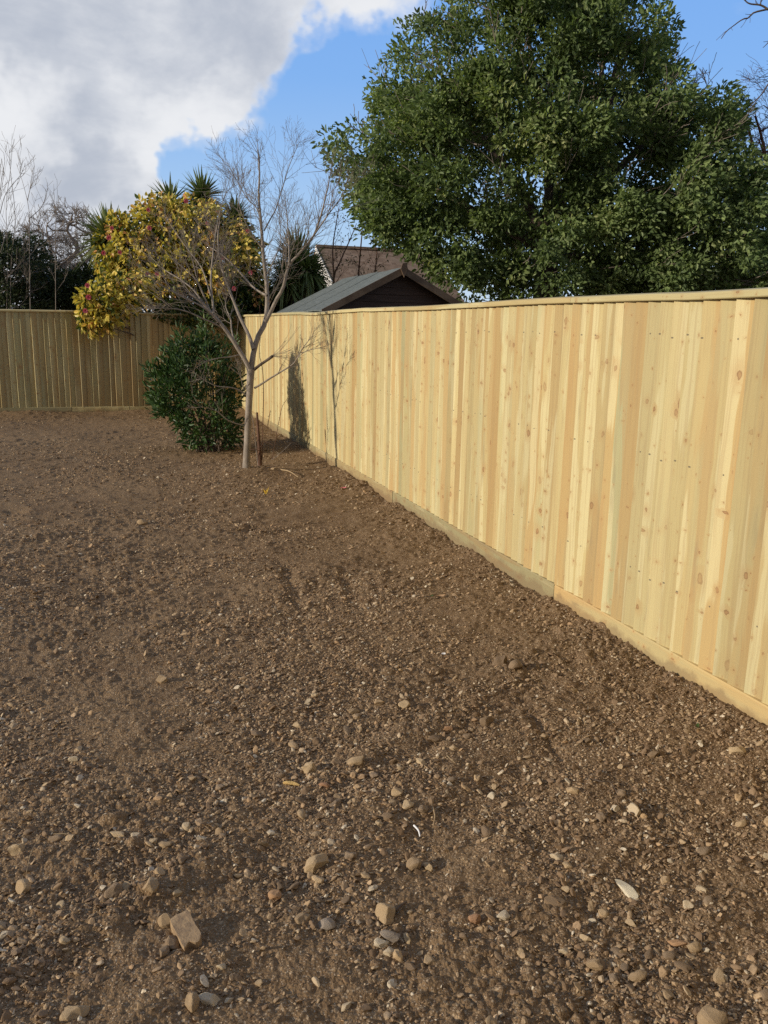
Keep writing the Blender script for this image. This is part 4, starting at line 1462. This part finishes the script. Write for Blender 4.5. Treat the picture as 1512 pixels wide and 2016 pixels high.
for pts in limb_px:
    d0 = rng.uniform(.2, 1.6)
    P = [at(x, y, OD + d0 * i / 4) for i, (x, y) in enumerate(pts)]
    R = np.linspace(.13, .02, len(P))
    tube_obj('limb', [(P, R)], M['bark_dark'], oak, 8, 20)
    lims.append((P, R))
tw = []
for P, R in lims:
    for b, t, r, f in along(P, R, rng, 10, .2):
        sd = unit(np.cross(t, rng.normal(0, 1, 3)))
        grow(tw, b, unit(t * .6 + sd * .8 + UPV * .1), rng.uniform(.7, 1.3), min(.035, r * .4), 2, rng, .05, (.35, .8), (3, 5), .007, .6, .16)
for c in [sprays[i][0] for i in rng.choice(len(sprays), 260)]:
    dv = unit(c - at(1085, 520, OD) + rng.normal(0, .6, 3))
    grow(tw, c - dv * rng.uniform(.5, 1.0), dv, rng.uniform(.9, 1.6), .014, 1, rng, .05, (.3, .7), (2, 4), .005, .55, .14)
o_ = tube_obj('branches', tw, M['twig_grey'], oak, 4, 6, kind='stuff')
rehome(oak)

# brownish deciduous scrub and a bare tree at the right edge
bare_outline('bare_tree', 'reddish twiggy bare tree at right edge beside the evergreen crown', [(1455, 640), (1448, 450), (1462, 330), (1452, 250), (1468, 215), (1490, 190), (1492, 130), (1515, 125), (1600, 150), (1660, 300), (1660, 640)], 24, 1560, 560, 12, 70, 420, rng, M['twig_red'], .16, 1.4, .55, .006)
bare_outline('bare_tree', 'twiggy bare tree half hidden behind the right side of the evergreen crown', [(1370, 640), (1370, 400), (1400, 300), (1440, 230), (1480, 300), (1510, 400), (1510, 640)], 25.5, 1440, 560, 9, 50, 260, rng, M['twig_grey'], .14, 1.2, .5, .006)
shrub('evergreen_shrub', 'dark low shrub at the right edge just above the fence top', 'shrub', [(1380, 660), (1390, 560), (1420, 520), (1470, 500), (1530, 480), (1600, 480), (1620, 660)], 22.0, 300, 1.0, 30, .24, .09, M['hedge_leaf'], (.35, .25))
# tree outside the frame whose bough reaches into the top right corner
tbp = at(1830, 900, 9.5)
root = empty('bare_tree', (tbp[0], tbp[1], 0))
tag(root, 'dark leafless bough reaching into the top right corner of the sky', 'tree')
HB = 9.5
tube_obj('trunk', [([np.array([tbp[0], tbp[1], -.2]), at(1830, 500, HB), at(1820, 150, HB), at(1800, -200, HB)], [.16, .13, .11, .07])], M['bark_dark'], root, 10, 14)
bp = [([(1820, 200), (1700, 90), (1590, 45), (1512, 18)], .035, .014), ([(1512, 18), (1497, 10), (1475, 7), (1462, -4)], .012, .006), ([(1512, 18), (1484, 25), (1474, 35), (1462, 38), (1445, 50), (1430, 62), (1420, 76)], .011, .004),
      ([(1560, 34), (1530, 60), (1512, 84), (1502, 94)], .009, .003), ([(1830, 420), (1680, 260), (1570, 200), (1512, 166)], .03, .010), ([(1512, 166), (1500, 185), (1487, 198), (1477, 207)], .009, .003), ([(1497, 10), (1500, -10)], .008, .004)]
polys = []
for pts, r0, r1 in bp:
    P = [at(x, y, HB) for x, y in pts]
    R = np.linspace(r0, r1, len(P))
    tube_obj('limb', [(P, R)], M['bark_dark'], root, 6, 16)
    for b, t, r, f in along(P, R, rng, 5, .3):
        sd = unit(np.cross(t, rng.normal(0, 1, 3)))
        grow(polys, b, unit(t * .7 + sd * .7), rng.uniform(.06, .16), .004, 0, rng, 0, rmin=.0025)
tube_obj('twigs', polys, M['bark_dark'], root, 4, 5)
rehome(root)

# ------------------------------------------------------------------ gravel (uncountable) and the larger stones (counted)
rng = np.random.default_rng(99)


def ico(sub):
    import bmesh
    bm = bmesh.new()
    bmesh.ops.create_icosphere(bm, subdivisions=sub, radius=1)
    V = np.array([q.co[:] for q in bm.verts])
    Fq = np.array([[q.index for q in f.verts] for f in bm.faces])
    bm.free()
    return V, Fq


def rock(sub, rng, angular=.5, flat=(.5, .85), long=(.9, 1.35)):
    V, Fq = ico(sub)
    V = V.copy()
    for k in range(rng.integers(6, 13)):
        d = unit(rng.normal(0, 1, 3))
        h = rng.uniform(.50, .85) if rng.random() < angular else rng.uniform(.82, .97)
        e = V @ d
        V = V - np.outer(np.maximum(0, e - h), d)
    for k in range(6):
        f = rng.normal(0, 2.6, 3)
        V = V * (1 + .05 * np.sin(V @ f + rng.uniform(0, 6)))[:, None]
    V = V * np.array([rng.uniform(*long), rng.uniform(.7, 1.05), rng.uniform(*flat)])
    return V, Fq


def rotz_many(a):
    c, s = np.cos(a), np.sin(a)
    z, o = np.zeros_like(a), np.ones_like(a)
    return np.stack([np.stack([c, -s, z], 1), np.stack([s, c, z], 1), np.stack([z, z, o], 1)], 1)


def scatter(n, rmax, scale_r, smin, smax, power, rng):
    out = []
    got = 0
    while got < n:
        r = rng.uniform(1.1, rmax, n)
        k = rng.random(n) < (r * np.exp(-r / scale_r)) / (scale_r * exp(-1))
        r = r[k]
        a = rng.uniform(-radians(36), radians(36), len(r)) + yaw
        x, y = r * np.sin(a), r * np.cos(a)
        dens = np.clip(.50 + 1.4 * vnoise(x / .7, y / .7, 71) + .9 * vnoise(x / .2, y / .2, 72), .05, 1)
        dens = np.maximum(dens, np.clip(1 - (FX - x) / .6, 0, .9))
        k = (rng.random(len(r)) < dens) & (x < FX - .05) & (y < CY - .05)
        x, y = x[k], y[k]
        s = smin + (smax - smin) * rng.random(len(x)) ** power
        out.append(np.stack([x, y, s], 1))
        got += len(x)
    return np.concatenate(out)[:n]


VV, FF, TT = [], [], []
nv = 0
for (n, rmax, sr, smin, smax, pw, sub) in ((90000, 7.5, 2.0, .0020, .0060, 1.5, 1), (27000, 15, 3.6, .0045, .0105, 1.7, 1), (6200, 15.6, 5.0, .009, .0145, 1.7, 2), (3500, 15.8, 12.0, .010, .020, 2.0, 1)):
    S = scatter(n, rmax, sr, smin, smax, pw, rng)
    if smax >= .02:
        S = S[np.hypot(S[:, 0], S[:, 1]) > 6.5]
    shapes = [rock(sub, rng, .95, (.35, .75), (.95, 1.7)) for _ in range(18)]
    which = rng.integers(0, len(shapes), len(S))
    for w_, (V, Fq) in enumerate(shapes):
        Q = S[which == w_]
        if not len(Q):
            continue
        R = rotz_many(rng.uniform(0, 2 * pi, len(Q)))
        tl = rng.normal(0, .42, (len(Q), 2))
        P = np.einsum('nij,vj->nvi', R, V) * Q[:, 2][:, None, None]
        P[:, :, 2] += P[:, :, 0] * tl[:, :1] + P[:, :, 1] * tl[:, 1:]
        zz = gh(Q[:, 0], Q[:, 1]) + .4 * clod_h(Q[:, 0], Q[:, 1])
        P += np.stack([Q[:, 0], Q[:, 1], zz + Q[:, 2] * .22], 1)[:, None]
        VV.append(P.reshape(-1, 3))
        FF.append((Fq[None] + (np.arange(len(Q)) * len(V))[:, None, None] + nv).reshape(-1, 3))
        tone = np.stack([rng.random(len(Q)) ** 1.15 * .99, rng.random(len(Q)), rng.random(len(Q)), np.ones(len(Q))], 1)
        TT.append(np.repeat(tone, len(V), axis=0))
        nv += len(Q) * len(V)
g = mesh_np('gravel', np.concatenate(VV), [np.concatenate(FF)], M['gravel'], None, False, {'tone': np.concatenate(TT)})
tag(g, 'small brown gravel and crumbs of soil strewn over the whole plot', 'gravel', kind='stuff')

stone_mats = {
    'tan': stone_material('tan_stone', [(0, (.36, .255, .145)), (.4, (.46, .33, .185)), (.7, (.56, .42, .245)), (1, (.52, .35, .185))], .38),
    'pale': stone_material('pale_flint', [(0, (.52, .41, .26)), (.5, (.60, .48, .31)), (1, (.66, .57, .42))], .45),
    'dark': stone_material('brown_stone', [(0, (.20, .137, .08)), (.5, (.26, .18, .105)), (1, (.30, .22, .14))], .5),
    'grey': stone_material('grey_stone', [(0, (.26, .21, .16)), (1, (.36, .30, .23))], .4),
    'rust': stone_material('rusty_stone', [(0, (.36, .20, .11)), (1, (.45, .27, .14))], .35),
    'white': stone_material('white_flint', [(0, (.74, .66, .48)), (1, (.78, .70, .52))], .25),
    'gold': stone_material('gold_flake', [(0, (.62, .42, .15)), (1, (.68, .47, .18))], .15)}
rock_meshes = {}
for mk in ('tan', 'pale', 'dark'):
    rock_meshes[mk] = []
    for k in range(12):
        V, Fq = rock(3, rng, .55 if mk == 'dark' else .9, (.4, .8), (.9, 1.5))
        o = mesh_np('stone', V, [Fq], stone_mats[mk], None, False)
        rock_meshes[mk].append(o.data)
        bpy.data.objects.remove(o)

# stones one can point to: pixel, half width in photo pixels, squash (x, y, z), material, heading, label
marked = [
    (327, 1809, 15, (1, .85, .9), 'tan', .4, 'round tan pebble touching the left end of the brick fragment'),
    (342, 1857, 15, (1, .9, .8), 'dark', 1.0, 'lumpy mud covered stone just below left of the brick fragment'),
    (323, 1877, 11, (.7, 1, 1.1), 'dark', 0.0, 'narrow muddy stone lowest left in the cluster by the brick fragment'),
    (625, 1694, 20, (1.25, .75, .75), 'tan', .5, 'pointed pale tan stone alone with shadow above right of brick fragment'),
    (606, 1512, 15, (1, .9, 1), 'tan', 0.2, 'rounded tan cobble with yellow face beside the golden flake'),
    (573, 1541, 14, (1.1, .42, .35), 'gold', -.2, 'golden yellow flat flake of flint on the soil'),
    (637, 1546, 10, (1.1, .7, .6), 'rust', -.2, 'small pinkish flat stone just right of the golden flake'),
    (1236, 1738, 21, (1.3, .55, .4), 'white', -1.0, 'cream white wedge of flint at lower right'),
    (1250, 1592, 16, (1.1, .6, .8), 'pale', -1.1, 'white and grey flint above the cream wedge'),
    (1268, 1603, 9, (.8, .7, .7), 'tan', -1.1, 'small yellow stone touching the white and grey flint'),
    (642, 1813, 16, (1, .9, .5), 'grey', .3, 'flat grey square stone right of the brick fragment'),
    (760, 1790, 19, (.9, 1.05, .8), 'tan', .2, 'pinkish tan stone topmost of the little bottom centre heap'),
    (770, 1838, 17, (1.1, .8, .5), 'grey', .1, 'flat grey stone below the pinkish tan heap stone'),
    (752, 1852, 13, (1, .7, .7), 'pale', .0, 'pale stone directly left below the flat grey heap stone'),
    (766, 1866, 11, (1, .8, .7), 'pale', .8, 'pale broken stone lowest of the bottom centre heap'),
    (800, 1838, 11, (.6, 1, .8), 'tan', .2, 'upright yellowish stone right of the flat grey heap stone'),
    (784, 1872, 12, (.8, 1, .7), 'tan', .5, 'yellowish stone at the lower right of the bottom centre heap'),
    (815, 1692, 14, (1, .9, .9), 'tan', .8, 'knobbly tan stone right of the lone pointed tan stone'),
    (842, 1695, 10, (1, .7, .7), 'tan', -.5, 'small tan pebble touching right of the knobbly tan stone'),
    (376, 1976, 15, (.9, 1, .9), 'tan', .2, 'rounded yellowish stone near bottom edge left of centre'),
    (408, 1960, 17, (1.25, .6, .6), 'pale', -.2, 'flat pale split stone just above the rounded yellowish bottom stone'),
    (1404, 2003, 20, (1.2, .9, .8), 'tan', .3, 'large tan stone cut by the bottom edge at right'),
    (1328, 2006, 11, (1, .8, .6), 'rust', -.6, 'orange tinted stone on the bottom edge left of the large tan stone'),
    (700, 1499, 18, (1.2, .7, .45), 'tan', .0, 'flat tan slab between the cobble and the pebble patch'),
    (958, 1421, 13, (1.05, .8, .8), 'dark', .1, 'smooth dark brown oval stone in mid plot right'),
    (797, 1389, 11, (1.1, .8, .7), 'tan', .2, 'tan stone left of the smooth dark oval stone'),
    (880, 1432, 9, (1.1, .6, .5), 'rust', 0, 'rust red flat stone between tan and dark oval stones'),
    (1013, 1312, 14, (1, 1, .9), 'dark', .2, 'largest round clod in the stony patch near the fence'),
    (985, 1302, 13, (1.2, .8, .8), 'dark', .6, 'brown stone touching left of the largest round clod'),
    (1132, 1557, 13, (1, .7, .7), 'tan', -.2, 'tan oval stone right of centre with dark shadow'),
    (968, 1556, 9, (.9, .9, .9), 'pale', .2, 'pale yellow stone left of the tan oval stone'),
    (1449, 1483, 14, (1.1, .8, .7), 'tan', .3, 'tan stone close under the near end of the gravel board'),
    (1366, 1857, 13, (1, .8, .7), 'tan', .3, 'tan stone below right of the cream wedge'),
    (1355, 1772, 10, (1, .9, .9), 'pale', .7, 'angular cream stone right of the cream wedge'),
    (1095, 1768, 16, (1.25, .7, .5), 'dark', -.2, 'flat brown slab left of the cream wedge'),
    (935, 1805, 11, (1, .9, .9), 'rust', .3, 'rusty brown stone right of the bottom centre heap'),
    (1172, 1895, 12, (1.2, .8, .7), 'tan', -.1, 'tan stone low in the right hand stony stretch'),
    (1336, 1846, 13, (1.3, .55, .6), 'rust', -.1, 'long rusty stone stacked against another at lower right'),
    (47, 1750, 14, (.8, 1.1, .9), 'tan', .5, 'tall tan stone near the left edge'),
    (32, 1671, 13, (1, .9, .8), 'tan', .3, 'tan stone above the tall stone at the left edge'),
    (224, 1763, 15, (1, .9, .9), 'dark', .4, 'round brown stone above left of the brick fragment'),
    (540, 1760, 13, (.9, 1, .9), 'rust', .6, 'reddish pointed stone between brick fragment and lone tan stone'),
    (298, 1762, 14, (1, 1, .9), 'tan', .1, 'muddy tan stone above the brick fragment'),
    (267, 1655, 10, (.9, 1, .6), 'pale', .1, 'light orange stone in the left stony stretch'),
    (233, 1649, 12, (1.2, .7, .4), 'tan', .0, 'flat tan chip beside the light orange stone'),
    (368, 1630, 10, (.8, 1, .7), 'pale', .1, 'cream stone above the brick fragment in the left stretch'),
    (318, 1345, 10, (1.0, .9, .8), 'tan', .1, 'lone tan stone far left in the middle distance'),
    (280, 1025, 8, (1.4, .7, .8), 'tan', .1, 'pale lump of stone far off before the green bush'),
    (145, 1995, 16, (1.4, .8, .6), 'tan', .3, 'broad tan stone at the bottom left'),
]
occupied = []


def place_stone(me, x, y, rad, sq, head, sink=.22):
    o = bpy.data.objects.new('stone', me)
    COL.objects.link(o)
    z = float(gh(x, y)) + .3 * float(clod_h(np.array([x]), np.array([y]))[0])
    o.scale = (rad * sq[0], rad * sq[1], rad * sq[2])
    o.location = (x, y, z + rad * sq[2] * .85 * (.55 - sink))
    o.rotation_euler = (rng.normal(0, .15), rng.normal(0, .15), head - yaw)
    return o


for (x, y, hw_, sq, mk, hd, lab) in marked:
    p_ = on_ground(x, y + hw_ * .35)
    d = np.linalg.norm(p_ - CO)
    V, Fq = rock(3, rng, .95, (.6, .9))
    V = V / np.abs(V).max(0)
    me = mesh_np('stone', V, [Fq], stone_mats[mk], None, False)
    md = me.data
    bpy.data.objects.remove(me)
    rad = hw_ * d / FPX * 1.1
    o = place_stone(md, p_[0], p_[1], rad, sq, hd)
    tag(o, lab, 'stone', 'stones lying on the bare soil')
    occupied.append((p_[0], p_[1], rad))
# unmarked stones, in three looks nothing in the photograph tells apart
kinds = {'tan': 'small dusty tan stone lying loose among others on the soil', 'pale': 'small pale cream flint chip lying among others on the soil', 'dark': 'small mud brown stone half sunk among others in the soil'}
cand = scatter(1500, 8.0, 2.6, .011, .024, 2.2, rng)
app = cand[:, 2] / np.hypot(cand[:, 0], cand[:, 1])
cand = cand[np.argsort(-app)]
n_left = 300 - len(marked)
for x, y, s in cand:
    if n_left <= 0:
        break
    if any(math.hypot(x - a, y - b) < r + s for a, b, r in occupied):
        continue
    if math.hypot(x - on_ground(367, 1842)[0], y - on_ground(367, 1842)[1]) < .07:
        continue
    mk = rng.choice(['tan', 'pale', 'dark'], p=[.48, .14, .38])
    s = s * (.72 if mk == 'pale' else .9)
    o = place_stone(rock_meshes[mk][rng.integers(12)], x, y, s, (1, 1, 1), rng.uniform(0, 6.3))
    tag(o, kinds[mk], 'stone', 'loose ' + mk + ' stones on the soil')
    occupied.append((x, y, s))
    n_left -= 1

# broken brick
pb = on_ground(367, 1846)
bl, bwid, bh = .112, .056, .046
V, Fq = [], []
import bmesh
bm = bmesh.new()
bmesh.ops.create_cube(bm, size=1)
bmesh.ops.subdivide_edges(bm, edges=bm.edges[:], cuts=9, use_grid_fill=True)
for q in bm.verts:
    x, y, z = q.co
    k = 1 - .10 * (max(abs(x) * 2, 0) ** 8 + max(abs(y) * 2, 0) ** 8) * .5
    x2 = x * bl * k + (.006 * sin(y * 9) if x > .45 else 0)
    y2 = y * bwid * k
    z2 = z * bh * (1 - .06 * (abs(x) * 2) ** 8)
    nn = float(vnoise(np.array([x * 5.3 + z * 3]), np.array([y * 4.1 + z * 5]), 91)[0])
    q.co = (x2 * (1 + .06 * nn), y2 * (1 + .07 * nn), z2 * (1 + .08 * nn))
me = bpy.data.meshes.new('brick_fragment')
bm.to_mesh(me)
bm.free()
me.materials.append(stone_material('muddy_brick', [(0, (.36, .25, .14)), (1, (.36, .25, .14))], .5))
brick = bpy.data.objects.new('brick_fragment', me)
COL.objects.link(brick)
brick.location = (pb[0], pb[1], float(gh(pb[0], pb[1])) + .010)
brick.rotation_euler = (.10, .12, -yaw - .98)
tag(brick, 'muddy rectangular fragment of brick lying at an angle near bottom left', 'brick')

# ------------------------------------------------------------------ small litter


def stick(name, label, cat, pts, r, mat, group=None):
    P = []
    for x, y, up_ in pts:
        q = on_ground(x, y)
        q[2] = float(gh(q[0], q[1])) + .008 + up_
        P.append(q)
    e = tube_obj(name, [(P, np.linspace(r, r * .6, len(P)))], mat, None, 5, 14, True)
    tag(e, label, cat, group)
    return e


stick('straw_stalk', 'long pale straw stalk lying above the tall stone at left edge', 'straw', [(78, 1658, .004), (62, 1692, .012), (52, 1726, .002)], .0014, M['straw'])
stick('straw_stalk', 'short straw bit crossing level beside the long left straw', 'straw', [(106, 1650, .002), (130, 1653, .008), (152, 1655, .002)], .0013, M['straw'])
stick('straw_stalk', 'thin straw bit above the pale pebble patch right of centre', 'straw', [(880, 1495, .002), (896, 1511, .003)], .0016, M['straw'])
stick('straw_stalk', 'straight pale straw lying right of the dark rootlet', 'straw', [(1258, 1508, .003), (1288, 1494, .004)], .0014, M['straw'])
stick('straw_stalk', 'faint straw line close to the near end of the fence', 'straw', [(1476, 1530, .002), (1483, 1556, .003)], .0013, M['straw'])
stick('rootlet', 'dark curling rootlet lying on soil above the white and grey flint', 'root', [(1168, 1542, .002), (1182, 1552, .012), (1200, 1551, .01), (1214, 1565, .002)], .0022, M['bark_dark'])
stick('dry_twig', 'pale twisted twig below the tree among pebbles at centre', 'twig', [(852, 1590, .003), (856, 1606, .012), (853, 1626, .004)], .0035, M['straw'])
stick('dry_twig', 'short white twig end beside the pebble patch at centre', 'twig', [(815, 1623, .004), (824, 1633, .008), (827, 1642, .003)], .0038, M['white_wall'])
stick('dry_twig', 'pale stick half buried right of the tree base', 'twig', [(552, 932, .0), (570, 938, .03), (588, 944, .005)], .009, M['straw'])
stick('dry_twig', 'brown flat splinter right of the bottom centre heap', 'twig', [(780, 1795, .003), (790, 1787, .006), (800, 1779, .003)], .005, M['barge_wood'])


def leaflet(name, label, cat, px, py, L, Wd, mat, head, up_=.0, curl=.3):
    q = on_ground(px, py)
    z = float(gh(q[0], q[1])) + .008
    n = 6
    V, Fq = [], []
    for i in range(n + 1):
        f = i / n
        wv = Wd * sin(pi * (.08 + .9 * f)) * .5
        for j in (-1, 0, 1):
            V.append(np.array([(f - .5) * L, j * wv, curl * L * (f - .5) ** 2 + abs(j) * Wd * .12 + .0]))
    for i in range(n):
        for j in (0, 1):
            Fq.append([i * 3 + j, i * 3 + j + 1, i * 3 + j + 4, i * 3 + j + 3])
    V = np.array(V) @ rz(head).T @ rx(up_).T + np.array([q[0], q[1], z])
    k = len(V)
    o = mesh_np(name, V, [np.array(Fq)], mat, None, True, {'tone': np.tile(np.array([.7, .5, .5, 1]), (k, 1))})
    tag(o, label, cat)
    return o


leaflet('fallen_petal', 'small pink fallen petal on soil between tree and fence', 'petal', 676, 967, .07, .05, M['pink'], .3)
leaflet('dead_leaf', 'curled tan dead leaf beside a green leaf near the gravel board', 'leaf', 868, 1177, .06, .035, plain_noise('dead_leaf', (.42, .25, .13), (.5, .33, .19), 40), .2)
leaflet('green_leaf', 'small green leaf beside the curled tan dead leaf', 'leaf', 850, 1177, .035, .02, M['laurel_leaf'], 1.0)
leaflet('plaster_scrap', 'small white scrap lying in the stony patch near the fence', 'scrap', 873, 1286, .028, .024, M['white_wall'], .6)
leaflet('weed_seedling', 'tiny green weed seedling near the near end of the gravel board', 'weed', 1372, 1438, .03, .016, M['laurel_leaf'], .8, .3, .8)
q = on_ground(523, 976)
croc = empty('crocus_shoot', (q[0], q[1], 0))
tag(croc, 'tiny yellow forked shoot standing in the soil below the tree', 'plant')
z0 = float(gh(q[0], q[1]))
base = np.array([q[0], q[1], z0 - .01])
for dx, hgt in ((-.028, .07), (.034, .085), (.006, .06)):
    mb = MB()
    tip = base + RIGHT * dx + UPV * hgt
    m_ = base * .5 + tip * .5 + UPV * .01
    wv = RIGHT * .007
    mb.add([base - wv * .6, base + wv * .6, m_ + wv, m_ - wv, tip, m_ + FWD * .004], [(0, 1, 5), (1, 2, 5), (0, 5, 3), (3, 5, 4), (5, 2, 4)])
    mb.build('leaf_blade', M['yellow'], croc)
rehome(croc)
